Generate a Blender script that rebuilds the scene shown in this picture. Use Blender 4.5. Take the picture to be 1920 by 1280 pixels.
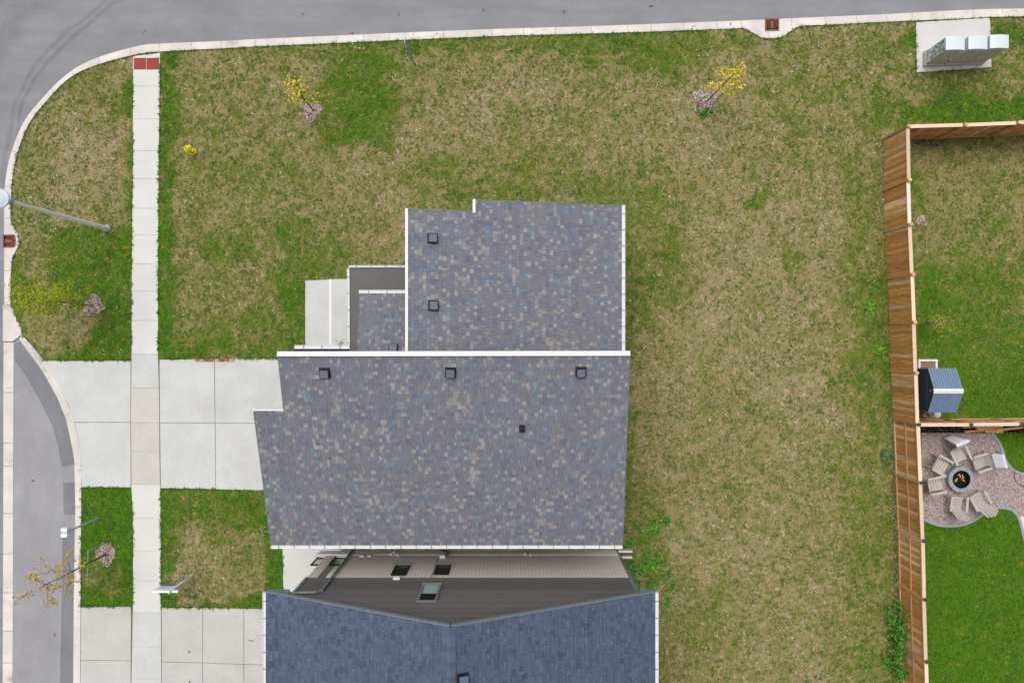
import bpy, bmesh, math, random
import numpy as np
from mathutils import Vector, Matrix
from mathutils import noise as mnoise
from mathutils.geometry import tessellate_polygon

for o in list(bpy.data.objects):
    bpy.data.objects.remove(o, do_unlink=True)
scene = bpy.context.scene
COL = scene.collection
R = math.radians
rnd = random.Random(11)
rng = np.random.default_rng(7)

# ------------------------------------------------------------------ camera, sky, sun, exposure
CAM_H = 30.0
cam = bpy.data.cameras.new('camera')
cam.sensor_width = 36.0
cam.lens = 24.0
cam.clip_start = 0.1
cam.clip_end = 500.0
camo = bpy.data.objects.new('camera', cam)
COL.objects.link(camo)
camo.location = (0, 0, CAM_H)
camo.rotation_euler = (0, 0, 0)
scene.camera = camo

SUN_EL, SUN_AZ = R(67), R(335)          # veiled sun, nearly overhead
world = bpy.data.worlds.new('World')
scene.world = world
world.use_nodes = True
wn = world.node_tree
wn.nodes.clear()
sky = wn.nodes.new('ShaderNodeTexSky')
sky.sky_type = 'NISHITA'
sky.sun_disc = False
sky.sun_elevation = SUN_EL
sky.sun_rotation = SUN_AZ
sky.dust_density = 6.0
sky.air_density = 1.0
hsv = wn.nodes.new('ShaderNodeHueSaturation')
hsv.inputs['Saturation'].default_value = 0.22      # a bright cloud cover
bg = wn.nodes.new('ShaderNodeBackground')
bg.inputs['Strength'].default_value = 0.15
wo = wn.nodes.new('ShaderNodeOutputWorld')
wn.links.new(sky.outputs[0], hsv.inputs['Color'])
wn.links.new(hsv.outputs[0], bg.inputs['Color'])
wn.links.new(bg.outputs[0], wo.inputs['Surface'])

sun = bpy.data.lights.new('sun', 'SUN')
sun.energy = 1.5
sun.angle = R(50)
sun.color = (1.0, 0.96, 0.90)
suno = bpy.data.objects.new('sun', sun)
COL.objects.link(suno)
sd = Vector((math.sin(SUN_AZ) * math.cos(SUN_EL), math.cos(SUN_AZ) * math.cos(SUN_EL), math.sin(SUN_EL)))
suno.rotation_euler = sd.to_track_quat('Z', 'Y').to_euler()
suno.location = (0, 0, 25)

vs = scene.view_settings
vs.view_transform = 'Standard'
vs.look = 'None'
vs.gamma = 1.0
vs.use_curve_mapping = False
vs.exposure = -0.22

# ------------------------------------------------------------------ helpers
F = 1280.0
CX, CY = 960.0, 640.0
def P(px, py, z=0.0):
    """survey point: where the aerial photo point px,py lies at height z"""
    s = (CAM_H - z) / F
    return Vector(((px - CX) * s, -(py - CY) * s, z))
def lin(c):
    c = c / 255.0
    return c / 12.92 if c <= 0.04045 else ((c + 0.055) / 1.055) ** 2.4
KEXP = 1.25
def S(r, g, b, k=1.0):
    return tuple(min(0.9, lin(v) * k / KEXP) for v in (r, g, b))

class MB:
    def __init__(self):
        self.v, self.f, self.c = [], [], []
        self.cur = (0.5, 0.5, 0.5)
    def face(self, pts):
        i = len(self.v)
        self.v += [tuple(p) for p in pts]
        self.f.append(tuple(range(i, i + len(pts))))
        self.c.append(self.cur)
    def hexa(self, b, t):
        i = len(self.v)
        self.v += [tuple(p) for p in b] + [tuple(p) for p in t]
        n = len(b)
        self.f.append(tuple(i + k for k in reversed(range(n)))); self.c.append(self.cur)
        self.f.append(tuple(i + n + k for k in range(n))); self.c.append(self.cur)
        for k in range(n):
            k2 = (k + 1) % n
            self.f.append((i + k, i + k2, i + n + k2, i + n + k)); self.c.append(self.cur)
    def prism(self, poly, z0, z1):
        poly = [(p[0], p[1]) for p in poly]
        if area2(poly) < 0: poly = poly[::-1]
        self.hexa([(x, y, z0) for x, y in poly], [(x, y, z1) for x, y in poly])
    def box(self, c, s, rot=None):
        hx, hy, hz = s[0] / 2, s[1] / 2, s[2] / 2
        c = Vector(c)
        pts = [Vector((x, y, z)) for z in (-hz, hz) for x, y in ((-hx, -hy), (hx, -hy), (hx, hy), (-hx, hy))]
        if rot is not None: pts = [rot @ p for p in pts]
        pts = [p + c for p in pts]
        self.hexa(pts[:4], pts[4:])
    def bar(self, a, b, w, h=None, up=Vector((0, 0, 1))):
        """square bar from a to b, w wide, h high"""
        h = w if h is None else h
        a, b = Vector(a), Vector(b)
        d = (b - a)
        L = d.length
        d.normalize()
        if abs(d.dot(up)) > 0.98: up = Vector((0, 1, 0))
        s = d.cross(up).normalized()
        u = s.cross(d).normalized()
        q = [a - s * w / 2 - u * h / 2, a + s * w / 2 - u * h / 2, a + s * w / 2 + u * h / 2, a - s * w / 2 + u * h / 2]
        self.hexa([p for p in q[::-1]], [p + d * L for p in q[::-1]])
    def tube(self, pts, rad, n=8, cap=True):
        pts = [Vector(p) for p in pts]
        if not isinstance(rad, (list, tuple)): rad = [rad] * len(pts)
        i0 = len(self.v)
        for k, p in enumerate(pts):
            d = (pts[min(k + 1, len(pts) - 1)] - pts[max(k - 1, 0)]).normalized()
            up = Vector((0, 0, 1)) if abs(d.z) < 0.9 else Vector((0, 1, 0))
            s = d.cross(up).normalized(); u = s.cross(d)
            for j in range(n):
                a = 2 * math.pi * j / n
                self.v.append(tuple(p + (s * math.cos(a) + u * math.sin(a)) * rad[k]))
        for k in range(len(pts) - 1):
            for j in range(n):
                j2 = (j + 1) % n
                self.f.append((i0 + k * n + j, i0 + k * n + j2, i0 + (k + 1) * n + j2, i0 + (k + 1) * n + j)); self.c.append(self.cur)
        if cap:
            self.f.append(tuple(i0 + j for j in reversed(range(n)))); self.c.append(self.cur)
            m = i0 + (len(pts) - 1) * n
            self.f.append(tuple(m + j for j in range(n))); self.c.append(self.cur)
    def lathe(self, c, prof, n=20):
        i0 = len(self.v)
        for r_, z in prof:
            for j in range(n):
                a = 2 * math.pi * j / n
                self.v.append((c[0] + r_ * math.cos(a), c[1] + r_ * math.sin(a), c[2] + z))
        for k in range(len(prof) - 1):
            for j in range(n):
                j2 = (j + 1) % n
                self.f.append((i0 + k * n + j, i0 + k * n + j2, i0 + (k + 1) * n + j2, i0 + (k + 1) * n + j)); self.c.append(self.cur)
        self.f.append(tuple(i0 + j for j in reversed(range(n)))); self.c.append(self.cur)
        m = i0 + (len(prof) - 1) * n
        self.f.append(tuple(m + j for j in range(n))); self.c.append(self.cur)
    def flat(self, poly, z):
        """a flat polygon of any outline"""
        vs3 = [Vector((p[0], p[1], z)) for p in poly]
        i0 = len(self.v)
        self.v += [tuple(v) for v in vs3]
        for t in tessellate_polygon([vs3]):
            a, b, c = [vs3[k] for k in t]
            t = tuple(t) if (b - a).cross(c - a).z > 0 else (t[0], t[2], t[1])
            self.f.append(tuple(i0 + k for k in t)); self.c.append(self.cur)
    def build(self, name, mat, parent=None, colors=False, smooth=False, link=True):
        me = bpy.data.meshes.new(name)
        me.from_pydata(self.v, [], self.f)
        if colors:
            at = me.color_attributes.new('col', 'FLOAT_COLOR', 'CORNER')
            arr = []
            for f, c in zip(self.f, self.c):
                arr += [c[0], c[1], c[2], 1.0] * len(f)
            at.data.foreach_set('color', arr)
        if smooth:
            me.polygons.foreach_set('use_smooth', [True] * len(me.polygons))
        me.materials.append(mat)
        me.update()
        o = bpy.data.objects.new(name, me)
        if link:
            COL.objects.link(o)
            if parent is not None: o.parent = parent
        return o

def area2(p):
    return sum(p[i][0] * p[(i + 1) % len(p)][1] - p[(i + 1) % len(p)][0] * p[i][1] for i in range(len(p)))
def tag(o, label=None, cat=None, group=None, kind=None):
    if label: o['label'] = label
    if cat: o['category'] = cat
    if group: o['group'] = group
    if kind: o['kind'] = kind
    return o
def empty(name, loc, label, cat, group=None, rz=0.0):
    o = bpy.data.objects.new(name, None)
    o.empty_display_size = 0.2
    COL.objects.link(o)
    o.location = loc
    o.rotation_euler = (0, 0, rz)
    return tag(o, label, cat, group)
def W(pxs, z=0.0):
    return [tuple(P(x, y, z)[:2]) for x, y in pxs]

# ------------------------------------------------------------------ materials
def nt(name):
    m = bpy.data.materials.new(name)
    m.use_nodes = True
    t = m.node_tree
    b = t.nodes['Principled BSDF']
    return m, t, b
def add(t, typ, **kw):
    n = t.nodes.new(typ)
    for k, v in kw.items(): setattr(n, k, v)
    return n
def mixcol(t, fac, a, b, mode='MIX'):
    n = add(t, 'ShaderNodeMix', data_type='RGBA', blend_type=mode)
    def put(sock, v):
        if isinstance(v, bpy.types.NodeSocket): t.links.new(v, sock)
        elif isinstance(v, (int, float)): sock.default_value = v
        else: sock.default_value = (*v[:3], 1)
    put(n.inputs[0], fac); put(n.inputs[6], a); put(n.inputs[7], b)
    return n.outputs[2]
def noise(t, scale, detail=4, rough=0.6, vec=None, world=True):
    n = add(t, 'ShaderNodeTexNoise')
    n.inputs['Scale'].default_value = scale
    n.inputs['Detail'].default_value = detail
    n.inputs['Roughness'].default_value = rough
    if vec is None and world:
        g = add(t, 'ShaderNodeNewGeometry')
        vec = g.outputs['Position']
    if vec is not None: t.links.new(vec, n.inputs['Vector'])
    return n.outputs[0]
def ramp(t, fac, lo, hi):
    n = add(t, 'ShaderNodeMapRange')
    n.inputs[1].default_value = lo; n.inputs[2].default_value = hi
    t.links.new(fac, n.inputs[0])
    return n.outputs[0]
def bump(t, b, h, strength, dist):
    n = add(t, 'ShaderNodeBump')
    n.inputs['Strength'].default_value = strength
    n.inputs['Distance'].default_value = dist
    t.links.new(h, n.inputs['Height'])
    t.links.new(n.outputs[0], b.inputs['Normal'])
def plain(name, c, rough=0.6, var=0.12, scale=6.0, fine=60.0, metal=0.0, bmp=0.0, objvar=0.0, attr=False, spec=0.3):
    m, t, b = nt(name)
    b.inputs['Roughness'].default_value = rough
    b.inputs['Metallic'].default_value = metal
    b.inputs['Specular IOR Level'].default_value = spec
    if attr:
        a = add(t, 'ShaderNodeAttribute', attribute_name='col')
        base = a.outputs['Color']
    else:
        base = c
    n1 = noise(t, scale, 5)
    n2 = noise(t, fine, 3)
    lo = 1 - var; hi = 1 + var
    mr = add(t, 'ShaderNodeMapRange'); mr.inputs[1].default_value = 0.3; mr.inputs[2].default_value = 0.7
    mr.inputs[3].default_value = lo; mr.inputs[4].default_value = hi; mr.clamp = False
    av = add(t, 'ShaderNodeMath', operation='ADD'); t.links.new(n1, av.inputs[0]); t.links.new(n2, av.inputs[1])
    hf = add(t, 'ShaderNodeMath', operation='MULTIPLY'); t.links.new(av.outputs[0], hf.inputs[0]); hf.inputs[1].default_value = 0.5
    t.links.new(hf.outputs[0], mr.inputs[0])
    val = mr.outputs[0]
    if objvar > 0:
        oi = add(t, 'ShaderNodeObjectInfo')
        m2 = add(t, 'ShaderNodeMapRange'); m2.inputs[3].default_value = 1 - objvar; m2.inputs[4].default_value = 1 + objvar
        t.links.new(oi.outputs['Random'], m2.inputs[0])
        mm = add(t, 'ShaderNodeMath', operation='MULTIPLY'); t.links.new(val, mm.inputs[0]); t.links.new(m2.outputs[0], mm.inputs[1])
        val = mm.outputs[0]
    vm = add(t, 'ShaderNodeVectorMath', operation='SCALE')
    if attr: t.links.new(base, vm.inputs[0])
    else: vm.inputs[0].default_value = base
    t.links.new(val, vm.inputs['Scale'])
    t.links.new(vm.outputs[0], b.inputs['Base Color'])
    if bmp > 0: bump(t, b, n2, bmp, 0.01)
    return m

M = {}
M['trim'] = plain('white_trim', S(243, 243, 243), 0.45, 0.03)
M['gutter'] = plain('gutter_white', S(236, 238, 240), 0.4, 0.05)
M['shingle'] = plain('shingle', None, 0.9, 0.10, 3.0, 120.0, attr=True, bmp=0.3, spec=0.1)
M['shingle_dark'] = plain('underlay_shade', S(44, 47, 58), 0.9, 0.1)  # dark underlay, deepened so its gaps paint shadow lines under the tabs
M['membrane'] = plain('roof_membrane', S(112, 110, 110), 0.8, 0.10, 1.5, 40)
M['vent'] = plain('vent_plastic', S(44, 46, 52), 0.5, 0.1)
M['vent_top'] = plain('vent_lid', S(118, 120, 136), 0.6, 0.08)
M['black'] = plain('black_metal', S(32, 34, 38), 0.45, 0.1)
M['steel'] = plain('galvanised_steel', S(172, 190, 204), 0.5, 0.08, metal=0.0)
M['pole'] = plain('painted_pole', S(255, 255, 255, 1.1), 0.4, 0.02)
M['lamp'] = plain('lamp_head_paint', S(200, 222, 232), 0.35, 0.03)
M['yellow'] = plain('hydrant_yellow', S(255, 240, 14, 1.12), 0.35, 0.03)
M['blue'] = plain('hydrant_blue', S(20, 130, 230), 0.4, 0.05)
M['winframe'] = plain('window_frame_grey', S(130, 128, 126), 0.5, 0.05)
M['siding'] = plain('dark_siding', S(104, 101, 99), 0.6, 0.06, 2.0, 30, objvar=0.14)
M['sidetrim'] = plain('grey_trim', S(128, 140, 144), 0.5, 0.05)
M['found'] = plain('foundation', S(236, 238, 234), 0.9, 0.12, 2.0, 25, bmp=0.3)
M['glass'] = plain('window_glass', S(38, 48, 50), 0.04, 0.05, spec=0.8)
M['palepane'] = plain('pale_pane', S(160, 185, 185), 0.5, 0.04)  # paler lower half of the upper window
M['mailtop'] = plain('mailbox_lid', S(228, 240, 244), 0.4, 0.02)
M['mailside'] = plain('mailbox_paint', S(205, 232, 232), 0.45, 0.08)
M['plinth'] = plain('plinth', S(205, 200, 198), 0.8, 0.1, 3, 25)
M['wood_board'] = plain('fence_stain', None, 0.75, 0.22, 4.0, 40.0, attr=False) if False else None
M['towel'] = plain('towel', S(235, 238, 248), 0.9, 0.04, 10, 80)
M['resin'] = plain('chair_resin', S(196, 190, 182), 0.5, 0.06, 8, 60)
M['shedroof'] = plain('shed_roof', S(122, 144, 172), 0.5, 0.06, 4, 40, objvar=0.04)
M['shedwall'] = plain('shed_wall', S(58, 70, 84), 0.6, 0.08)
M['ringblock'] = plain('pit_block', S(158, 164, 174), 0.9, 0.12, 5, 40, objvar=0.07, bmp=0.4)
M['char'] = plain('charcoal', S(26, 25, 24), 0.9, 0.3, 20, 60)
M['paleburn'] = plain('flame_pale_log', S(215, 170, 120), 0.8, 0.3, 12, 40)  # pale log colour stands in for the glow of flames
M['lumber'] = plain('new_lumber', S(226, 176, 108), 0.7, 0.12, 6, 40, objvar=0.1)
M['oldlumber'] = plain('old_lumber', S(160, 130, 104), 0.8, 0.2, 8, 40, objvar=0.1)
M['red'] = plain('tactile_red', S(160, 72, 66), 0.8, 0.14, 3, 30, objvar=0.1)
M['rust'] = plain('cast_iron_rust', S(150, 98, 78), 0.85, 0.25, 10, 60)
M['hole'] = plain('drain_dark', S(30, 26, 24), 0.9, 0.2)
M['bark'] = plain('bark', S(112, 100, 96), 0.9, 0.2, 10, 60)
M['stake'] = plain('stake_wood', S(172, 174, 168), 0.85, 0.12, 8, 50)
M['leaf'] = plain('leaf', None, 0.6, 0.15, 20, 80, attr=True, spec=0.2)
M['chip'] = plain('wood_chip', None, 0.9, 0.15, 20, 90, attr=True, spec=0.1)
M['blade'] = plain('grass_blade', None, 0.7, 0.10, 1.0, 30, attr=True, spec=0.15)
M['stone'] = plain('gravel_stone', None, 0.85, 0.12, 20, 90, attr=True, spec=0.2)
M['edging'] = plain('edging_stone', S(160, 165, 172), 0.9, 0.1, 5, 40, objvar=0.06)
M['signwhite'] = plain('sign_white', S(250, 252, 255), 0.4, 0.03)
M['signblue'] = plain('sign_blue', S(40, 120, 190), 0.4, 0.05)
M['signgrey'] = plain('sign_back', S(246, 250, 253), 0.35, 0.05)
M['soil'] = plain('soil', S(74, 62, 52), 0.95, 0.25, 6, 50, bmp=0.5)
M['gravelbed'] = plain('gravel_bed', S(192, 172, 170), 0.95, 0.3, 30, 90, bmp=0.6)
M['darkbed'] = plain('dark_mulch_bed', S(40, 36, 34), 0.95, 0.35, 20, 80, bmp=0.6)
M['porcelain'] = plain('white_plastic', S(240, 242, 242), 0.4, 0.03)
M['innerwall'] = plain('porch_wall', S(205, 202, 196), 0.7, 0.05)
M['garage'] = plain('garage_door_paint', S(120, 118, 116), 0.5, 0.05)

def wood_mat(name, c1, c2, c3):
    """stained boards: each board differs, grain along the board (object X)"""
    m, t, b = nt(name)
    b.inputs['Roughness'].default_value = 0.75
    b.inputs['Specular IOR Level'].default_value = 0.2
    tc = add(t, 'ShaderNodeTexCoord')
    oi = add(t, 'ShaderNodeObjectInfo')
    mp = add(t, 'ShaderNodeMapping')
    t.links.new(tc.outputs['Object'], mp.inputs['Vector'])
    mp.inputs['Scale'].default_value = (14, 14, 1.0)
    sc = add(t, 'ShaderNodeVectorMath', operation='SCALE'); sc.inputs[0].default_value = (37, 19, 53)
    t.links.new(oi.outputs['Random'], sc.inputs['Scale'])
    t.links.new(sc.outputs[0], mp.inputs['Location'])
    n = noise(t, 2.2, 5, 0.65, mp.outputs[0])
    f1 = ramp(t, n, 0.35, 0.7)
    colr = mixcol(t, f1, c1, c2)
    # some boards weathered pale
    gt = add(t, 'ShaderNodeMath', operation='GREATER_THAN'); t.links.new(oi.outputs['Random'], gt.inputs[0]); gt.inputs[1].default_value = 0.80
    n2 = noise(t, 1.3, 3, 0.5, mp.outputs[0])
    ff = add(t, 'ShaderNodeMath', operation='MULTIPLY'); t.links.new(gt.outputs[0], ff.inputs[0]); t.links.new(ramp(t, n2, 0.3, 0.55), ff.inputs[1])
    colr = mixcol(t, ff.outputs[0], colr, c3)
    m2 = add(t, 'ShaderNodeMapRange'); m2.inputs[3].default_value = 0.78; m2.inputs[4].default_value = 1.2
    fr = add(t, 'ShaderNodeMath', operation='FRACT'); ml = add(t, 'ShaderNodeMath', operation='MULTIPLY'); ml.inputs[1].default_value = 7.31
    t.links.new(oi.outputs['Random'], ml.inputs[0]); t.links.new(ml.outputs[0], fr.inputs[0]); t.links.new(fr.outputs[0], m2.inputs[0])
    vm = add(t, 'ShaderNodeVectorMath', operation='SCALE'); t.links.new(colr, vm.inputs[0]); t.links.new(m2.outputs[0], vm.inputs['Scale'])
    t.links.new(vm.outputs[0], b.inputs['Base Color'])
    bump(t, b, n, 0.3, 0.004)
    return m
M['board'] = wood_mat('stained_cedar', S(142, 96, 50, 1.9), S(186, 142, 90, 1.9), S(192, 168, 134, 1.8))
M['postwood'] = wood_mat('post_cedar', S(160, 118, 74, 1.7), S(180, 140, 96, 1.7), S(186, 156, 118, 1.7))
M['rail'] = wood_mat('rail_cedar', S(196, 142, 100, 1.2), S(214, 168, 126, 1.2), S(222, 188, 156))
M['capboard'] = wood_mat('cap_board', S(238, 206, 172), S(244, 222, 200), S(236, 230, 224))
M['postcap'] = wood_mat('post_end', S(232, 176, 128), S(244, 204, 164), S(240, 200, 160))
M['navy'] = plain('post_cap_metal', S(58, 76, 100), 0.45, 0.06)

def concrete_mat(name, c, stain=0.10, objvar=0.03, dirt=0.0, dcol=(0.2, 0.18, 0.16)):
    m, t, b = nt(name)
    b.inputs['Roughness'].default_value = 0.85
    b.inputs['Specular IOR Level'].default_value = 0.2
    big = noise(t, 0.9, 5, 0.55)
    med = noise(t, 5.0, 5, 0.6)
    fine = noise(t, 14.0, 6, 0.8)
    oi = add(t, 'ShaderNodeObjectInfo')
    cc = mixcol(t, ramp(t, big, 0.35, 0.7), tuple(v * (1 + stain * 0.5) for v in c), tuple(v * (1 - stain) for v in c))
    cc = mixcol(t, ramp(t, med, 0.55, 0.85), cc, tuple(v * (1 - stain * 1.6) * k for v, k in zip(c, (1.0, 0.98, 0.95))))
    if dirt > 0:
        dn = noise(t, 0.85, 6, 0.62)
        df = add(t, 'ShaderNodeMath', operation='MULTIPLY'); t.links.new(ramp(t, dn, 0.58, 0.72), df.inputs[0]); df.inputs[1].default_value = dirt
        cc = mixcol(t, df.outputs[0], cc, dcol)
        sn = noise(t, 2.3, 3, 0.5)
        sf = add(t, 'ShaderNodeMath', operation='MULTIPLY'); t.links.new(ramp(t, sn, 0.72, 0.78), sf.inputs[0]); sf.inputs[1].default_value = dirt * 0.7
        cc = mixcol(t, sf.outputs[0], cc, dcol)
    mr = add(t, 'ShaderNodeMapRange'); mr.inputs[1].default_value = 0.25; mr.inputs[2].default_value = 0.75
    mr.inputs[3].default_value = 0.93; mr.inputs[4].default_value = 1.07; t.links.new(fine, mr.inputs[0])
    m2 = add(t, 'ShaderNodeMapRange'); m2.inputs[3].default_value = 1 - objvar; m2.inputs[4].default_value = 1 + objvar
    t.links.new(oi.outputs['Random'], m2.inputs[0])
    mm = add(t, 'ShaderNodeMath', operation='MULTIPLY'); t.links.new(mr.outputs[0], mm.inputs[0]); t.links.new(m2.outputs[0], mm.inputs[1])
    vm = add(t, 'ShaderNodeVectorMath', operation='SCALE'); t.links.new(cc, vm.inputs[0]); t.links.new(mm.outputs[0], vm.inputs['Scale'])
    t.links.new(vm.outputs[0], b.inputs['Base Color'])
    bump(t, b, fine, 0.15, 0.004)
    return m
M['walk'] = concrete_mat('sidewalk_concrete', S(229, 228, 224), 0.05)
M['walk_beige'] = concrete_mat('sidewalk_concrete_beige', S(214, 210, 204), 0.08)
M['drive'] = concrete_mat('driveway_concrete', S(216, 217, 216), 0.08, 0.015, 0.18, S(156, 152, 146))
M['drive2'] = concrete_mat('driveway_concrete_old', S(210, 208, 205), 0.08, 0.015, 0.20, S(150, 144, 136))
M['kerb'] = concrete_mat('kerb_concrete', S(232, 226, 220), 0.13, 0.05, 0.75, S(160, 148, 138))
M['pad'] = concrete_mat('pad_concrete', S(222, 219, 218), 0.06)

def asphalt_mat(name, c, tracks=False):
    m, t, b = nt(name)
    b.inputs['Roughness'].default_value = 0.9
    b.inputs['Specular IOR Level'].default_value = 0.2
    g = add(t, 'ShaderNodeNewGeometry')
    mp = add(t, 'ShaderNodeMapping'); t.links.new(g.outputs['Position'], mp.inputs['Vector'])
    mp.inputs['Scale'].default_value = (0.25, 1.6, 1) if tracks else (1.2, 0.35, 1)
    band = noise(t, 1.0, 4, 0.6, mp.outputs[0])
    big = noise(t, 0.5, 5, 0.6)
    fine = noise(t, 16.0, 6, 0.85)
    cc = mixcol(t, ramp(t, band, 0.3, 0.7), tuple(v * 0.87 for v in c), tuple(v * 1.11 for v in c))
    cc = mixcol(t, ramp(t, big, 0.35, 0.75), cc, tuple(v * 0.82 for v in c))
    if tracks:
        # worn tyre arcs left by cars turning round the corner
        cpt = P(380, 330)
        vd = add(t, 'ShaderNodeVectorMath', operation='DISTANCE'); t.links.new(g.outputs['Position'], vd.inputs[0]); vd.inputs[1].default_value = (cpt.x, cpt.y, -0.1)
        wob = noise(t, 0.35, 2, 0.5)
        ad = add(t, 'ShaderNodeMath', operation='MULTIPLY_ADD'); t.links.new(wob, ad.inputs[0]); ad.inputs[1].default_value = 0.9; t.links.new(vd.outputs['Value'], ad.inputs[2])
        total = None
        for r0, wd, k in ((8.72, 0.10, 0.42), (9.02, 0.10, 0.36), (10.9, 0.55, 0.30), (12.2, 0.35, 0.16)):
            sb = add(t, 'ShaderNodeMath', operation='SUBTRACT'); t.links.new(ad.outputs[0], sb.inputs[0]); sb.inputs[1].default_value = r0 + 0.2
            ab = add(t, 'ShaderNodeMath', operation='ABSOLUTE'); t.links.new(sb.outputs[0], ab.inputs[0])
            mr = add(t, 'ShaderNodeMapRange'); mr.inputs[1].default_value = 0; mr.inputs[2].default_value = wd * 1.6; mr.inputs[3].default_value = k; mr.inputs[4].default_value = 0
            mr.interpolation_type = 'SMOOTHSTEP'
            t.links.new(ab.outputs[0], mr.inputs[0])
            if total is None: total = mr.outputs[0]
            else:
                a2 = add(t, 'ShaderNodeMath', operation='ADD'); t.links.new(total, a2.inputs[0]); t.links.new(mr.outputs[0], a2.inputs[1]); total = a2.outputs[0]
        sx = add(t, 'ShaderNodeSeparateXYZ'); t.links.new(g.outputs['Position'], sx.inputs[0])
        fade = add(t, 'ShaderNodeMapRange'); fade.inputs[1].default_value = -15.5; fade.inputs[2].default_value = -18.5; t.links.new(sx.outputs[0], fade.inputs[0])
        mu = add(t, 'ShaderNodeMath', operation='MULTIPLY'); t.links.new(total, mu.inputs[0]); t.links.new(fade.outputs[0], mu.inputs[1])
        pat = noise(t, 3.0, 4, 0.7)
        mu2 = add(t, 'ShaderNodeMath', operation='MULTIPLY'); t.links.new(mu.outputs[0], mu2.inputs[0]); t.links.new(ramp(t, pat, 0.2, 0.6), mu2.inputs[1])
        cc = mixcol(t, mu2.outputs[0], cc, tuple(v * 0.35 for v in c))
    mr = add(t, 'ShaderNodeMapRange'); mr.inputs[1].default_value = 0.25; mr.inputs[2].default_value = 0.75
    mr.inputs[3].default_value = 0.84; mr.inputs[4].default_value = 1.17; t.links.new(fine, mr.inputs[0])
    vm = add(t, 'ShaderNodeVectorMath', operation='SCALE'); t.links.new(cc, vm.inputs[0]); t.links.new(mr.outputs[0], vm.inputs['Scale'])
    t.links.new(vm.outputs[0], b.inputs['Base Color'])
    bump(t, b, fine, 0.4, 0.006)
    return m
M['asphalt'] = asphalt_mat('asphalt', S(152, 153, 159), True)
M['asphalt_bay'] = asphalt_mat('asphalt_bay', S(170, 169, 174))
M['asphalt_patch'] = asphalt_mat('asphalt_patch', S(142, 142, 150))

def brick_mat():
    m, t, b = nt('taupe_brick')
    b.inputs['Roughness'].default_value = 0.85
    g = add(t, 'ShaderNodeNewGeometry')
    sx = add(t, 'ShaderNodeSeparateXYZ'); t.links.new(g.outputs['Position'], sx.inputs[0])
    a = add(t, 'ShaderNodeMath', operation='ADD'); t.links.new(sx.outputs[0], a.inputs[0]); t.links.new(sx.outputs[1], a.inputs[1])
    cb = add(t, 'ShaderNodeCombineXYZ'); t.links.new(a.outputs[0], cb.inputs[0]); t.links.new(sx.outputs[2], cb.inputs[1])
    br = add(t, 'ShaderNodeTexBrick'); t.links.new(cb.outputs[0], br.inputs['Vector'])
    br.inputs['Scale'].default_value = 1.0
    br.inputs['Brick Width'].default_value = 0.30
    br.inputs['Row Height'].default_value = 0.15
    br.inputs['Mortar Size'].default_value = 0.012
    br.inputs['Color1'].default_value = (*S(255, 246, 239), 1)
    br.inputs['Color2'].default_value = (*S(246, 234, 228), 1)
    br.inputs['Mortar'].default_value = (*S(150, 140, 136), 1)
    n = noise(t, 20, 3)
    cc = mixcol(t, ramp(t, n, 0.3, 0.9), br.outputs['Color'], S(228, 218, 212))
    t.links.new(cc, b.inputs['Base Color'])
    iv = add(t, 'ShaderNodeMath', operation='SUBTRACT'); iv.inputs[0].default_value = 1.0; t.links.new(br.outputs['Fac'], iv.inputs[1])
    bump(t, b, iv.outputs[0], 0.6, 0.01)
    return m
M['brick'] = brick_mat()

def lawn_mat():
    m, t, b = nt('lawn_ground')
    b.inputs['Roughness'].default_value = 0.95
    b.inputs['Specular IOR Level'].default_value = 0.05
    a = add(t, 'ShaderNodeAttribute', attribute_name='col')
    n1 = noise(t, 9.0, 5, 0.75)
    n2 = noise(t, 38.0, 4, 0.8)
    mr = add(t, 'ShaderNodeMapRange'); mr.inputs[1].default_value = 0.25; mr.inputs[2].default_value = 0.75
    mr.inputs[3].default_value = 0.62; mr.inputs[4].default_value = 1.42; t.links.new(n2, mr.inputs[0])
    m2 = add(t, 'ShaderNodeMapRange'); m2.inputs[1].default_value = 0.3; m2.inputs[2].default_value = 0.7
    m2.inputs[3].default_value = 0.80; m2.inputs[4].default_value = 1.2; t.links.new(n1, m2.inputs[0])
    mm = add(t, 'ShaderNodeMath', operation='MULTIPLY'); t.links.new(mr.outputs[0], mm.inputs[0]); t.links.new(m2.outputs[0], mm.inputs[1])
    vm = add(t, 'ShaderNodeVectorMath', operation='SCALE'); t.links.new(a.outputs['Color'], vm.inputs[0]); t.links.new(mm.outputs[0], vm.inputs['Scale'])
    n3 = noise(t, 11.0, 5, 0.8)
    f3 = add(t, 'ShaderNodeMath', operation='MULTIPLY'); t.links.new(ramp(t, n3, 0.50, 0.62), f3.inputs[0]); f3.inputs[1].default_value = 0.62
    cc = mixcol(t, f3.outputs[0], vm.outputs[0], S(106, 118, 48))
    n4 = noise(t, 17.0, 5, 0.8)
    f4 = add(t, 'ShaderNodeMath', operation='MULTIPLY'); t.links.new(ramp(t, n4, 0.56, 0.72), f4.inputs[0]); f4.inputs[1].default_value = 0.35
    sc_ = add(t, 'ShaderNodeVectorMath', operation='SCALE'); t.links.new(cc, sc_.inputs[0]); sc_.inputs['Scale'].default_value = 1.7
    cc = mixcol(t, f4.outputs[0], cc, sc_.outputs[0])
    t.links.new(cc, b.inputs['Base Color'])
    bump(t, b, n2, 0.7, 0.02)
    return m
M['lawn'] = lawn_mat()

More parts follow.
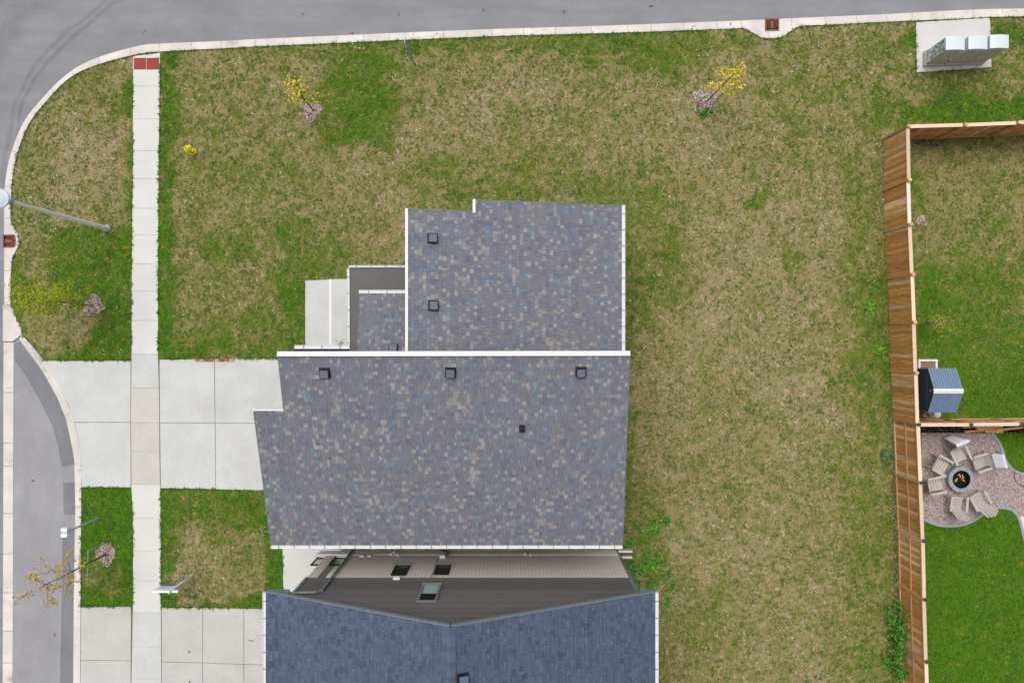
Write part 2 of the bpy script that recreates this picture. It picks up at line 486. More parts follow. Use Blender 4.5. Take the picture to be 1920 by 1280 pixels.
def collage_mat(name, pal):
    """printed film on the mailbox doors: a busy small pattern"""
    m, t, b = nt(name)
    b.inputs['Roughness'].default_value = 0.5
    g = add(t, 'ShaderNodeNewGeometry')
    v = add(t, 'ShaderNodeTexVoronoi'); v.inputs['Scale'].default_value = 9.0; t.links.new(g.outputs['Position'], v.inputs['Vector'])
    n = noise(t, 7.0, 3, 0.7)
    cr = add(t, 'ShaderNodeValToRGB'); t.links.new(n, cr.inputs[0])
    el = cr.color_ramp.elements
    el[0].position = 0.32; el[0].color = (*pal[0], 1); el[1].position = 0.68; el[1].color = (*pal[-1], 1)
    for i, c in enumerate(pal[1:-1]):
        e = el.new(0.32 + 0.36 * (i + 1) / (len(pal) - 1)); e.color = (*c, 1)
    bw = add(t, 'ShaderNodeSeparateColor'); t.links.new(v.outputs['Color'], bw.inputs[0])
    gt = add(t, 'ShaderNodeMath', operation='GREATER_THAN'); t.links.new(bw.outputs[0], gt.inputs[0]); gt.inputs[1].default_value = 0.72
    cc = mixcol(t, gt.outputs[0], cr.outputs[0], pal[-1])
    t.links.new(cc, b.inputs['Base Color'])
    return m
M['collage'] = collage_mat('door_print', [S(190, 148, 148), S(200, 206, 196), S(218, 218, 204), S(186, 206, 200), S(236, 228, 220)])
M['collage2'] = collage_mat('side_print', [S(50, 76, 116), S(140, 164, 170), S(160, 166, 162), S(235, 242, 250)])

# ------------------------------------------------------------------ the setting: ground, roads, kerbs
KERB = [((2060, 9), (2060, 26)), ((1990, 12), (1990, 29)), ((1920, 14.5), (1920, 31.5)), ((1855, 15.5), (1855, 33)), ((1775, 19), (1775, 37)), ((1665, 25), (1665, 41.5)),
        ((1550, 30), (1550, 47.5)), ((1503, 32), (1502, 49.5)), ((1485, 33), (1485, 57)), ((1464, 34), (1466, 70)),
        ((1445, 35), (1445, 72.5)), ((1428, 35.5), (1427, 71.5)), ((1411, 36), (1410, 62)), ((1394, 37), (1394, 54)),
        ((1370, 38), (1370, 54.5)), ((1240, 43), (1240, 59.5)), ((1100, 48), (1100, 64)), ((960, 52), (960, 67.5)), ((800, 58), (800, 74)),
        ((640, 65), (640, 81)), ((480, 72), (480, 88)), ((427, 75), (428, 91)), ((310, 80), (310, 97)), ((257, 85), (260, 102)),
        ((172, 110), (178, 124)), ((117, 143), (125, 152)), ((62, 200), (73, 208)), ((37, 237), (50, 243)), ((18, 285), (33, 290)),
        ((10, 320), (26, 322)), ((6, 352), (22.5, 353)), ((5, 385), (21.5, 385)), ((5, 415), (21, 415)), ((5, 427), (28, 428)),
        ((5, 440), (35, 441)), ((5, 458), (36, 459)), ((5, 470), (31, 470)), ((5, 482), (25, 482)), ((5, 500), (22, 500)),
        ((5, 540), (21, 540)), ((5, 572), (21, 572))]
BAYK = [((33, 635), (42, 627)), ((50, 658), (63, 651)), ((75, 692), (88, 684)), ((105, 745), (119, 738)), ((112.5, 764), (126.7, 757)),
        ((122, 787), (138, 783)), ((132, 835), (149, 833)), ((137, 862), (152, 862)), ((138, 902), (153, 903)), ((139, 960), (153, 960)),
        ((137, 1060), (152, 1060)), ((136, 1152), (152, 1152)), ((135, 1290), (151, 1290)), ((134, 1400), (150, 1400))]
def cr(pts, sub):
    out = []
    n = len(pts)
    for i in range(n - 1):
        p0 = pts[max(i - 1, 0)]; p1 = pts[i]; p2 = pts[i + 1]; p3 = pts[min(i + 2, n - 1)]
        for k in range(sub):
            t = k / sub
            out.append(tuple(0.5 * ((2 * b) + (-a + c) * t + (2 * a - 5 * b + 4 * c - d) * t * t + (-a + 3 * b - 3 * c + d) * t ** 3)
                             for a, b, c, d in zip(p0, p1, p2, p3)))
    out.append(pts[-1])
    return out

def sheet(name, px, z, mat, label, cat):
    b = MB(); b.flat(W(px), z)
    return tag(b.build(name, mat), label, cat, kind='structure')

b = MB(); b.flat([(-150, -150), (150, -150), (150, 150), (-150, 150)], -0.40)
tag(b.build('ground', plain('rough_ground', S(112, 106, 64), 0.95, 0.3, 0.8, 20)), 'rough grassy ground around the lawns and roads', 'ground', kind='structure')

mid = lambda pr: ((pr[0][0] + pr[1][0]) / 2, (pr[0][1] + pr[1][1]) / 2)
kmid = [mid(p) for p in KERB]
bmid = [mid(p) for p in BAYK]
road = [(2400, -500), (2400, 10)] + kmid + [(14, 600), (14, 1400), (14, 1800), (-600, 1800), (-600, -500)]
sheet('road', road, -0.10, M['asphalt'], 'grey asphalt road with worn tyre arcs bending round the corner', 'road')
bay = [(12, 620), (30, 625)] + bmid + [(142, 1500), (12, 1500)]
sheet('parking_bay', bay, -0.094, M['asphalt_bay'], 'pale asphalt parking bay beside the driveway kerb', 'parking bay')
sheet('asphalt_patch', [(24, 645), (34, 640), (50, 661), (75, 695), (105, 748), (122, 790), (132, 838), (137.5, 870), (114, 876), (111, 865), (107, 840), (97, 802), (75, 757), (50, 712), (25, 677)], -0.089,
      M['asphalt_patch'], 'dark asphalt patch strip curving along the bay kerb', 'road patch')
sheet('asphalt_patch', [(116, 905), (138, 904), (139, 965), (117, 965)], -0.089, M['asphalt_patch'], 'small square dark asphalt patch against the bay kerb', 'road patch')
sheet('asphalt_patch', [(115, 990), (138, 990), (136.5, 1152), (135.5, 1400), (108, 1400), (110, 1280), (112, 1185), (114.5, 1010)], -0.089, M['asphalt_patch'],
      'long straight dark asphalt patch along the bay kerb below the sign', 'road patch')

def kerb(name, pairs, label, raised, seg=1.28):
    root = empty(name, P(*pairs[len(pairs) // 2][0]), label, 'kerb')
    root['kind'] = 'structure'
    fl = [(*P(*o)[:2], *P(*n)[:2]) for o, n in pairs]
    fl = cr(fl, 8)
    # resample evenly
    d = [0.0]
    for a, c in zip(fl, fl[1:]):
        d.append(d[-1] + math.hypot((a[0] + a[2] - c[0] - c[2]) / 2, (a[1] + a[3] - c[1] - c[3]) / 2))
    L = d[-1]
    arr = np.array(fl)
    def at(s):
        return [float(np.interp(s, d, arr[:, k])) for k in range(4)]
    s = 0.0
    inv = Matrix.Translation(-root.location)
    while s < L - 0.2:
        e = min(L, s + seg * rnd.uniform(0.8, 1.25))
        b = MB(); rows = []
        ns = max(2, int((e - s) / 0.16))
        for i in range(ns + 1):
            q = at(s + 0.008 + (e - s - 0.016) * i / ns)
            o = Vector((q[0], q[1], 0)); n = Vector((q[2], q[3], 0))
            u = (o - n).normalized()
            if raised:
                k = n + u * 0.15
                rows.append([(o, -0.3), (o, -0.088), (k, -0.075), (k - u * 0.025, 0.035), (n, 0.04), (n, -0.3)])
            else:
                k = n + u * 0.12
                rows.append([(o, -0.3), (o, -0.078), (k, -0.02), (k - u * 0.02, 0.035), (n, 0.038), (n, -0.3)])
        base = 0
        for r in rows:
            for p, z in r:
                b.v.append((p.x - root.location.x, p.y - root.location.y, z))
        m = 6
        for i in range(len(rows) - 1):
            for j in range(m - 1):
                b.f.append((i * m + j, i * m + j + 1, (i + 1) * m + j + 1, (i + 1) * m + j)); b.c.append(b.cur)
        b.f.append(tuple(range(m))[::-1]); b.c.append(b.cur)
        b.f.append(tuple((len(rows) - 1) * m + j for j in range(m))); b.c.append(b.cur)
        o = b.build('kerb_stone', M['kerb'], root)
        # outward normals
        bm = bmesh.new(); bm.from_mesh(o.data); bmesh.ops.recalc_face_normals(bm, faces=bm.faces); bm.to_mesh(o.data); bm.free()
        s = e
    return root
kerb('kerb', KERB, 'pale concrete kerb and gutter bending round the corner lot', True)
kerb('kerb', BAYK, 'sloped concrete kerb curving between parking bay and driveway', False, 1.9)

def slab_set(name, polys, label, cat, mat, z1=0.035, z0=-0.2, part='slab', gap=0.0035):
    first = polys[0][0] if isinstance(polys[0], tuple) else polys[0]
    c = P(*first[0])
    root = empty(name, (c.x, c.y, 0), label, cat); root['kind'] = 'structure'
    for item in polys:
        mt = mat
        if isinstance(item, tuple) and isinstance(item[1], str): item, mk = item; mt = M[mk]
        pts = W(item)
        cx = sum(p[0] for p in pts) / len(pts); cy = sum(p[1] for p in pts) / len(pts)
        pts2 = []
        for x, y in pts:
            dx, dy = x - cx, y - cy; L = math.hypot(dx, dy)
            pts2.append((cx + dx * (1 - gap * 1.4 / L) - c.x, cy + dy * (1 - gap * 1.4 / L) - c.y))
        b = MB()
        if area2(pts2) < 0: pts2 = pts2[::-1]
        cxx, cyy = cx - c.x, cy - c.y
        top = [(cxx + (x - cxx) * (1 - 0.004 / math.hypot(x - cxx, y - cyy)), cyy + (y - cyy) * (1 - 0.004 / math.hypot(x - cxx, y - cyy)), z1 + rnd.uniform(-0.002, 0.002)) for x, y in pts2]
        zm = z1 - 0.010
        mids = [(x, y, zm) for x, y in pts2]
        bot = [(x, y, z0) for x, y in pts2]
        n = len(pts2)
        b.v = bot + mids + top
        b.f = [tuple(range(2 * n, 3 * n)), tuple(reversed(range(n)))]
        for k in range(n):
            k2 = (k + 1) % n
            b.f.append((k, k2, n + k2, n + k)); b.f.append((n + k, n + k2, 2 * n + k2, 2 * n + k))
        b.c = [b.cur] * len(b.f)
        b.build(part, mt, root)
    return root

# gutter strip between the road and the bay, and the widened end of the kerb
GY = [641, 736, 831, 874, 963, 1039, 1112, 1184, 1244, 1310, 1400]
slab_set('gutter_strip', [[(4 - i * .2, a), (23 - i * .2, a), (22.8 - i * .2, c), (3.8 - i * .2, c)] for i, (a, c) in enumerate(zip(GY, GY[1:]))],
         'flat concrete gutter strip between road and parking bay', 'gutter', M['kerb'], -0.08, -0.3, gap=0.01)
slab_set('kerb_apron', [[(5, 572), (21, 572), (28, 590), (39, 614), (41, 626), (32, 634), (23, 640), (5, 640)]],
         'widened concrete apron where kerb meets parking bay', 'kerb', M['kerb'], -0.005, -0.3)

# the sidewalk: one slab after another
SWJ = [106, 162, 224, 283, 336, 391, 441, 495, 546, 601, 664, 727, 792, 846, 907, 971, 1032, 1088, 1147, 1211, 1271, 1340, 1410]
def swl(y): return float(np.interp(y, [100, 320, 450, 640, 780, 907, 960, 1140, 1280, 1420], [250, 250, 248, 247.5, 246, 247, 250, 250, 247, 247]))
def swr(y): return float(np.interp(y, [100, 320, 560, 664, 700, 850, 907, 960, 1145, 1280, 1420], [301, 298, 297, 297, 299, 300, 301, 302, 302.5, 303.5, 304]))
sl = []
for a, c in zip(SWJ, SWJ[1:]):
    q = [(swl(a), a), (swr(a), a - (6 if a == 106 else 0)), (swr(c), c), (swl(c), c)]
    sl.append((q, 'walk_beige') if 700 < a < 900 else ((q, 'drive') if (660 < a < 700 or a > 1140) else (q, 'walk')))
slab_set('sidewalk', sl, 'straight pale concrete sidewalk crossing both driveways', 'sidewalk', M['walk'])
for x0, x1, nm in ((252, 275, 'darker rusty red'), (276, 299, 'pinkish red')):
    b = MB(); pts = W([(x0, 110), (x1, 109.3), (x1, 131), (x0, 131.5)])
    c = Vector((sum(p[0] for p in pts) / 4, sum(p[1] for p in pts) / 4, 0.030))
    b.prism([(p[0] - c.x, p[1] - c.y) for p in pts], 0, 0.016)
    t_ = b.build('tactile_plate', M['red']); t_.location = c
    tag(t_, nm + ' square tactile plate set in the sidewalk end', 'tactile plate', 'tactile plates at the sidewalk end')
    d = MB()
    for i in range(6):
        for j in range(6):
            d.lathe((-0.22 + i * 0.088, -0.20 + j * 0.08, 0.016), [(0.016, 0), (0.010, 0.006)], 6)
    d.build('dome_studs', M['red'], t_)['kind'] = 'stuff'

slab_set('driveway', [
    [(76, 676), (131, 676.5), (131, 791), (141, 791), (139, 778), (127, 756), (119, 737), (88, 692)],
    [(131.3, 676.5), (246, 676), (245.5, 791), (131.3, 791)],
    [(141, 791.6), (245.5, 791.6), (246, 913), (153.5, 913), (152, 862), (149.5, 835)],
    [(299.6, 674), (402.5, 673), (403.5, 792), (300.5, 792)],
    [(403.2, 673), (560, 672), (560, 793), (404, 792)],
    [(300.6, 792.6), (403.6, 792.6), (404.6, 916.5), (302, 914.5)],
    [(404.2, 792.6), (560, 793.5), (560, 920), (405, 916.5)]],
    'wide pale concrete driveway of the patterned-roof house', 'driveway', M['drive'], 0.033)
slab_set('driveway', [
    [(152.6, 1137.5), (246.5, 1136), (246, 1237), (152, 1236)], [(152, 1236.6), (246, 1237.6), (246, 1340), (151, 1340)],
    [(303.6, 1138), (380.5, 1138.5), (380.5, 1241), (304, 1239)], [(381, 1138.5), (457.5, 1140), (457.5, 1244), (381, 1241)], [(458, 1140), (560, 1142), (560, 1246), (458, 1244)],
    [(304, 1239.6), (380.5, 1241.6), (380.5, 1350), (304, 1350)], [(381, 1241.6), (457.5, 1244.6), (457.5, 1350), (381, 1350)], [(458, 1244.6), (560, 1246.6), (560, 1350), (458, 1350)]],
    'greyer concrete driveway of the blue-roofed house', 'driveway', M['drive2'], 0.033)
slab_set('mailbox_pad', [[(1716, 43), (1855.5, 34.5), (1858, 127), (1718, 137)]], 'concrete pad under the mailboxes beside the kerb', 'concrete pad', M['pad'], 0.05)
slab_set('entry_walk', [[(573, 526), (620, 524), (620, 668), (573, 668)]], 'pale concrete landing in front of the entry porch', 'walkway', M['drive'], 0.06)
slab_set('porch_slab', [[(620.5, 524), (700, 522), (700, 668), (620.5, 668)]], 'raised concrete porch step beneath the flat porch roof', 'step', M['drive'], 0.20)
slab_set('step_nosing', [[(619.6, 524.2), (624.2, 524), (624.4, 668), (619.8, 668)]], 'bright white nosing along the porch step edge', 'step', M['trim'], 0.212, 0.05)
slab_set('side_walkway', [[(530, 1027), (640, 1027), (640, 1120), (532, 1120)]], 'plain concrete walkway running in between both houses', 'walkway', M['walk'], 0.033)
slab_set('garden_slab', [[(1910.5, 968), (1960, 964), (1960, 1010), (1919, 1003)]], 'white paving slab by the curved gravel edging', 'paving slab', M['walk'], 0.05)

# ------------------------------------------------------------------ lawn colour field
def vnoise(x, y, s, seed):
    g = np.random.default_rng(seed).random((128, 128))
    u = x / s + 640.0; v = y / s + 640.0
    i = np.floor(u).astype(int); j = np.floor(v).astype(int)
    fu = u - i; fv = v - j
    fu = fu * fu * (3 - 2 * fu); fv = fv * fv * (3 - 2 * fv)
    a = g[i % 128, j % 128]; b_ = g[(i + 1) % 128, j % 128]; c = g[i % 128, (j + 1) % 128]; d = g[(i + 1) % 128, (j + 1) % 128]
    return (a * (1 - fu) + b_ * fu) * (1 - fv) + (c * (1 - fu) + d * fu) * fv
def fbm(x, y, s, seed, oct=4):
    r = 0; a = 1; tot = 0
    for o in range(oct):
        r = r + a * vnoise(x, y, s / 2 ** o, seed + o); tot += a; a *= 0.6
    return r / tot
def sst(x, a, b_):
    t = np.clip((x - a) / (b_ - a), 0, 1)
    return t * t * (3 - 2 * t)
def boxw(px, py, x0, y0, x1, y1, soft):
    dx = np.maximum(np.maximum(x0 - px, px - x1), 0); dy = np.maximum(np.maximum(y0 - py, py - y1), 0)
    return 1 - sst(np.hypot(dx, dy), 0, soft)
ZONES = [  # x0,y0,x1,y1, greenness, softness
    (20, 100, 600, 670, 0.40, 120), (600, 60, 1250, 240, 0.40, 120), (760, 200, 1200, 360, 0.33, 60), (1250, 150, 1600, 1280, 0.30, 160),
    (1190, 560, 1620, 1280, 0.29, 120), (560, 310, 760, 480, 0.38, 60), (1170, 370, 1250, 560, 0.50, 70), (760, 330, 1230, 372, 0.50, 30),
    (1168, 560, 1190, 1280, 0.48, 26), (1180, 940, 1235, 1110, 0.58, 50), (1180, 1110, 1330, 1280, 0.38, 60), (1620, 250, 1662, 1280, 0.52, 90), (1630, 520, 1670, 760, 0.68, 30),
    (1440, 60, 1720, 240, 0.42, 50), (1640, 60, 1940, 232, 0.50, 40), (1680, 198, 1960, 232, 0.93, 22), (1650, 190, 1690, 240, 0.7, 20), (1860, 36, 1960, 60, 0.8, 20),
    (1690, 45, 1716, 75, 0.85, 14), (960, 60, 1410, 82, 0.64, 30), (1190, 70, 1295, 120, 0.66, 36), (1060, 72, 1110, 104, 0.66, 24), (480, 84, 960, 96, 0.58, 16), (700, 80, 860, 92, 0.62, 16),
    (640, 130, 700, 240, 0.80, 46), (625, 175, 728, 255, 0.80, 36), (590, 190, 640, 240, 0.7, 20),
    (302, 110, 314, 668, 0.86, 26), (236, 150, 249, 668, 0.84, 26), (300, 640, 572, 672, 0.82, 22), (470, 610, 572, 660, 0.62, 40),
    (130, 430, 248, 540, 0.82, 60), (180, 540, 248, 672, 0.78, 26), (70, 640, 248, 676, 0.84, 20), (26, 520, 50, 640, 0.72, 20), (70, 320, 120, 420, 0.35, 40), (120, 250, 215, 400, 0.28, 44),
    (60, 590, 180, 640, 0.30, 24), (556, 470, 655, 530, 0.60, 30), (530, 530, 574, 672, 0.76, 24),
    (154, 915, 249, 1137, 0.98, 10), (185, 1060, 215, 1105, 0.55, 20), (303, 918, 530, 1142, 0.90, 10), (345, 925, 520, 985, 0.70, 20), (332, 1000, 505, 1108, 0.30, 22), (505, 950, 535, 1110, 0.9, 14),
    (1706, 262, 1960, 790, 0.55, 16), (1740, 300, 1940, 440, 0.46, 60), (1720, 520, 1850, 640, 0.66, 50), (1720, 640, 1960, 786, 0.74, 60), (1760, 700, 1960, 786, 0.95, 30), (1720, 500, 1745, 640, 0.84, 14),
    (1722, 950, 1980, 1400, 1.0, 6), (1860, 800, 1980, 900, 1.0, 6)]
DARKPATCH = [(1412, 360, 34, 26), (700, 236, 26, 20), (1240, 90, 50, 26), (655, 100, 22, 12), (560, 440, 30, 20), (430, 460, 40, 30), (1490, 480, 30, 30)]
def greenness(px, py):
    g = np.full_like(px, 0.34)
    wob = (fbm(px, py, 60, 21, 3) - 0.5)
    wx = px + wob * 90; wy = py + (fbm(px, py, 60, 31, 3) - 0.5) * 90
    for x0, y0, x1, y1, val, soft in ZONES:
        hard = soft <= 12 or (val > 0.88 and soft < 20)
        w = boxw(px if hard else wx, py if hard else wy, x0, y0, x1, y1, soft)
        g = g * (1 - w) + val * w
    for cx, cy, rx, ry in DARKPATCH:
        w = 1 - sst(np.hypot((wx - cx) / rx, (wy - cy) / ry), 0.4, 1.25)
        g = g * (1 - w) + np.maximum(g, 0.60) * w
    n = (fbm(px, py, 150, 3, 3) - 0.5) * 0.26 + (fbm(px, py, 30, 9, 3) - 0.5) * 0.26 + (fbm(px, py, 9, 15, 2) - 0.5) * 0.55
    amp = np.where(g > 0.85, 0.3, 1.0)
    return np.clip(g + n * amp, 0, 1)
def yard(px, py):
    """1 in the two fenced back gardens, where the grass is mown finer"""
    return ((px > 1700) & (py > 255)).astype(float)
def A(*c): return np.array(S(*c))
STRAW = A(178, 160, 122); THATCH = A(158, 138, 106); OLIVE = A(126, 126, 64); GREEN = A(98, 126, 36); LUSH = A(78, 124, 20); DEEP = A(52, 92, 28)
def lawncol(px, py, g, j):
    g = g[:, None]; j = j[:, None]
    c = np.where(g < 0.35, STRAW + (THATCH - STRAW) * (j * 0.9), STRAW)
    c = c + (OLIVE - c) * np.clip((g - 0.08) / 0.50, 0, 1)
    c = c + (GREEN - c) * np.clip((g - 0.50) / 0.30, 0, 1)
    c = c + (LUSH - c) * np.clip((g - 0.80) / 0.20, 0, 1) * (0.6 + 0.4 * j)
    return c
def inpoly(px, py, poly):
    r = np.zeros(px.shape, bool)
    n = len(poly)
    for i in range(n):
        x0, y0 = poly[i]; x1, y1 = poly[(i + 1) % n]
        if y0 == y1: continue
        cnd = ((y0 > py) != (y1 > py)) & (px < (x1 - x0) * (py - y0) / (y1 - y0) + x0)
        r ^= cnd
    return r
def toward(pr, f): return (pr[1][0] + (pr[0][0] - pr[1][0]) * f, pr[1][1] + (pr[0][1] - pr[1][1]) * f)
def off(pr, d):
    L = math.hypot(pr[0][0] - pr[1][0], pr[0][1] - pr[1][1]); return toward(pr, d / L)
LAND = [(2300, 28)] + [off(k, 1.0) for k in KERB] + [(26, 592), (38, 616), (43, 628)] + [off(k, 1.0) for k in BAYK] + [(142, 1700), (2300, 1700)]
LANDT = [(2300, 32)] + [n for o, n in KERB] + [(30, 596), (38, 615), (44, 628)] + [n for o, n in BAYK] + [(150, 1700), (2300, 1700)]

GX0, GX1, GY0, GY1, GS = -23.6, 28.0, -20.0, 14.8, 0.12
nx = int((GX1 - GX0) / GS) + 1; ny = int((GY1 - GY0) / GS) + 1
gx, gy = np.meshgrid(np.linspace(GX0, GX1, nx), np.linspace(GY0, GY1, ny))
fx = gx.ravel(); fy = gy.ravel()
ppx = CX + fx * F / CAM_H; ppy = CY - fy * F / CAM_H
gz = (fbm(ppx, ppy, 25, 77, 2) - 0.5) * 0.02
gg = greenness(ppx, ppy)
gc = lawncol(ppx, ppy, gg, fbm(ppx, ppy, 12, 55, 2))
verts = np.stack([fx, fy, gz], 1)
ii = np.arange((ny - 1) * (nx - 1)); r0 = ii // (nx - 1); c0 = ii % (nx - 1)
q = np.stack([r0 * nx + c0, r0 * nx + c0 + 1, (r0 + 1) * nx + c0 + 1, (r0 + 1) * nx + c0], 1)
cpx = ppx[q].mean(1); cpy = ppy[q].mean(1)
q = q[inpoly(cpx, cpy, LAND)]
def npmesh(name, verts, faces, cols, mat):
    """big mesh from arrays; cols is one colour per vertex"""
    me = bpy.data.meshes.new(name)
    k = faces.shape[1]
    me.vertices.add(len(verts)); me.vertices.foreach_set('co', verts.astype(np.float32).ravel())
    me.loops.add(faces.size); me.loops.foreach_set('vertex_index', faces.astype(np.int32).ravel())
    me.polygons.add(len(faces)); me.polygons.foreach_set('loop_start', np.arange(0, faces.size, k, dtype=np.int32))
    me.update(calc_edges=True)
    at = me.color_attributes.new('col', 'FLOAT_COLOR', 'POINT')
    at.data.foreach_set('color', np.concatenate([cols, np.ones((len(cols), 1))], 1).astype(np.float32).ravel())
    me.materials.append(mat)
    o = bpy.data.objects.new(name, me); COL.objects.link(o)
    return o
lawn = npmesh('lawn', verts, q, gc, M['lawn'])
tag(lawn, 'patchy dry lawn of the corner lot and its back gardens', 'lawn', kind='structure')

PATIO = [(1727, 811), (1857, 811), (1868, 825), (1876, 840), (1880, 855), (1886, 868), (1895, 878), (1905, 884), (1920, 886.5), (1980, 887),
         (1980, 966), (1911, 969), (1905, 962), (1896, 953), (1884, 950), (1866, 950), (1845, 958), (1826, 972), (1806, 980), (1782, 983), (1757, 982), (1729, 972)]
MULCHBED = [(1727, 799), (1985, 798), (1985, 810.5), (1727, 811)]
NOGRASS = [[(x, y) for x, y in PATIO], MULCHBED,
           [(swl(y), y) for y in range(100, 1420, 40)] + [(swr(y), y) for y in range(1400, 90, -40)],
           [(76, 676), (247, 676), (247, 913), (153, 913), (150, 835), (127, 756)], [(299, 674), (560, 672), (560, 918), (301, 915)],
           [(152, 1137), (560, 1140), (560, 1400), (152, 1400)], [(1716, 40), (1856, 34), (1858, 127), (1718, 137)],
           [(573, 526), (700, 522), (700, 672), (573, 672)], [(530, 1020), (640, 1020), (640, 1130), (532, 1130)],
           [(570, 660), (1120, 660), (1120, 980), (540, 980), (540, 760)], [(770, 430), (1115, 430), (1115, 670), (770, 670)],
           [(625, 1030), (1150, 1030), (1150, 1400), (560, 1400)], [(1720, 690), (1772, 690), (1772, 760), (1720, 760)]]
RINGS = [(587, 208, 21), (1322, 190, 26), (176, 573, 22), (199, 1038, 23), (1727, 414, 11)]

# grass blades: many small leaning triangles in tufts
def tufts(name, n, size, straw, label, seed):
    g_ = np.random.default_rng(seed)
    X = g_.uniform(GX0, GX1 - 4.6, n); Y = g_.uniform(GY0 + 4.3, GY1, n)
    px = CX + X * F / CAM_H; py = CY - Y * F / CAM_H
    ok = inpoly(px, py, LANDT)
    for poly in NOGRASS: ok &= ~inpoly(px, py, poly)
    for cx, cy, r_ in RINGS: ok &= np.hypot(px - cx, py - cy) > r_ * (0.75 + 0.35 * g_.random(n))
    X, Y, px, py = X[ok], Y[ok], px[ok], py[ok]
    g = greenness(px, py)
    clump = fbm(px, py, 9, 200 + seed, 2)
    j = g_.random(len(X))
    if straw:
        keep = (j > g * 0.95)
    else:
        keep = (j < 0.42 + 0.7 * g) & ((clump > 0.50 - 0.36 * g))
    X, Y, px, py, g = X[keep], Y[keep], px[keep], py[keep], g[keep]
    m = len(X); B = 7
    yd = yard(px, py)
    ang = g_.random((m, B)) * 2 * np.pi
    sz = (size * (0.55 + 0.9 * g_.random(m)) * np.where(yd > 0, 0.8, 1.0))[:, None] * (0.6 + 0.8 * g_.random((m, B)))
    if not straw: sz = sz * (0.75 + 0.5 * g[:, None])
    wd = sz * (0.16 + 0.14 * g_.random((m, B)))
    bx = X[:, None] + g_.normal(0, 0.016, (m, B)); by = Y[:, None] + g_.normal(0, 0.016, (m, B))
    dx, dy = np.cos(ang), np.sin(ang)
    hz = sz * (0.18 + 0.40 * g_.random((m, B))) * (0.5 if straw else 1.0)
    z0 = 0.004 + 0 * hz
    v0 = np.stack([bx - dy * wd, by + dx * wd, z0], -1); v1 = np.stack([bx + dy * wd, by - dx * wd, z0], -1)
    v2 = np.stack([bx + dx * sz, by + dy * sz, z0 + hz + 0.006], -1)
    V = np.stack([v0, v1, v2], 2).reshape(-1, 3)
    Fc = np.arange(len(V)).reshape(-1, 3)
    j2 = g_.random(m)[:, None]
    if straw:
        c = A(206, 188, 160) * j2 + A(158, 140, 108) * (1 - j2)
        c = c + (A(140, 136, 76) - c) * np.clip(g[:, None] * 1.3, 0, 0.9)
    else:
        c = A(130, 138, 66) * j2 + A(92, 124, 42) * (1 - j2)
        c = c + (A(80, 130, 24) - c) * np.clip((g[:, None] - 0.58) * 2.4, 0, 1)
        dk = (fbm(px, py, 16, 300 + seed, 3) > 0.60)[:, None]
        c = np.where(dk, c + (A(72, 112, 40) - c) * 0.7, c)
        c = np.where(yd[:, None] > 0, c + (A(84, 126, 26) - c) * 0.5, c)
        yel = (fbm(px, py, 22, 400 + seed, 2) > 0.74)[:, None] & (j2 > 0.8)
        c = np.where(yel, A(158, 150, 40), c)
    c = np.repeat(c[:, None, :], B, 1) * (0.70 + 0.60 * g_.random((m, B, 1))) * (0.75 + 0.5 * g_.random((m, 1, 1)))
    C_ = np.repeat(c[:, :, None, :], 3, 2).reshape(-1, 3)
    o = npmesh(name, V, Fc, C_, M['blade'])
    return tag(o, label, 'grass', kind='stuff')
tufts('dry_grass', 120000, 0.058, True, 'short straw-coloured dry grass blades all over the lawn', 5)
tufts('green_grass', 270000, 0.054, False, 'short green grass tufts and clover scattered through the lawn', 6)

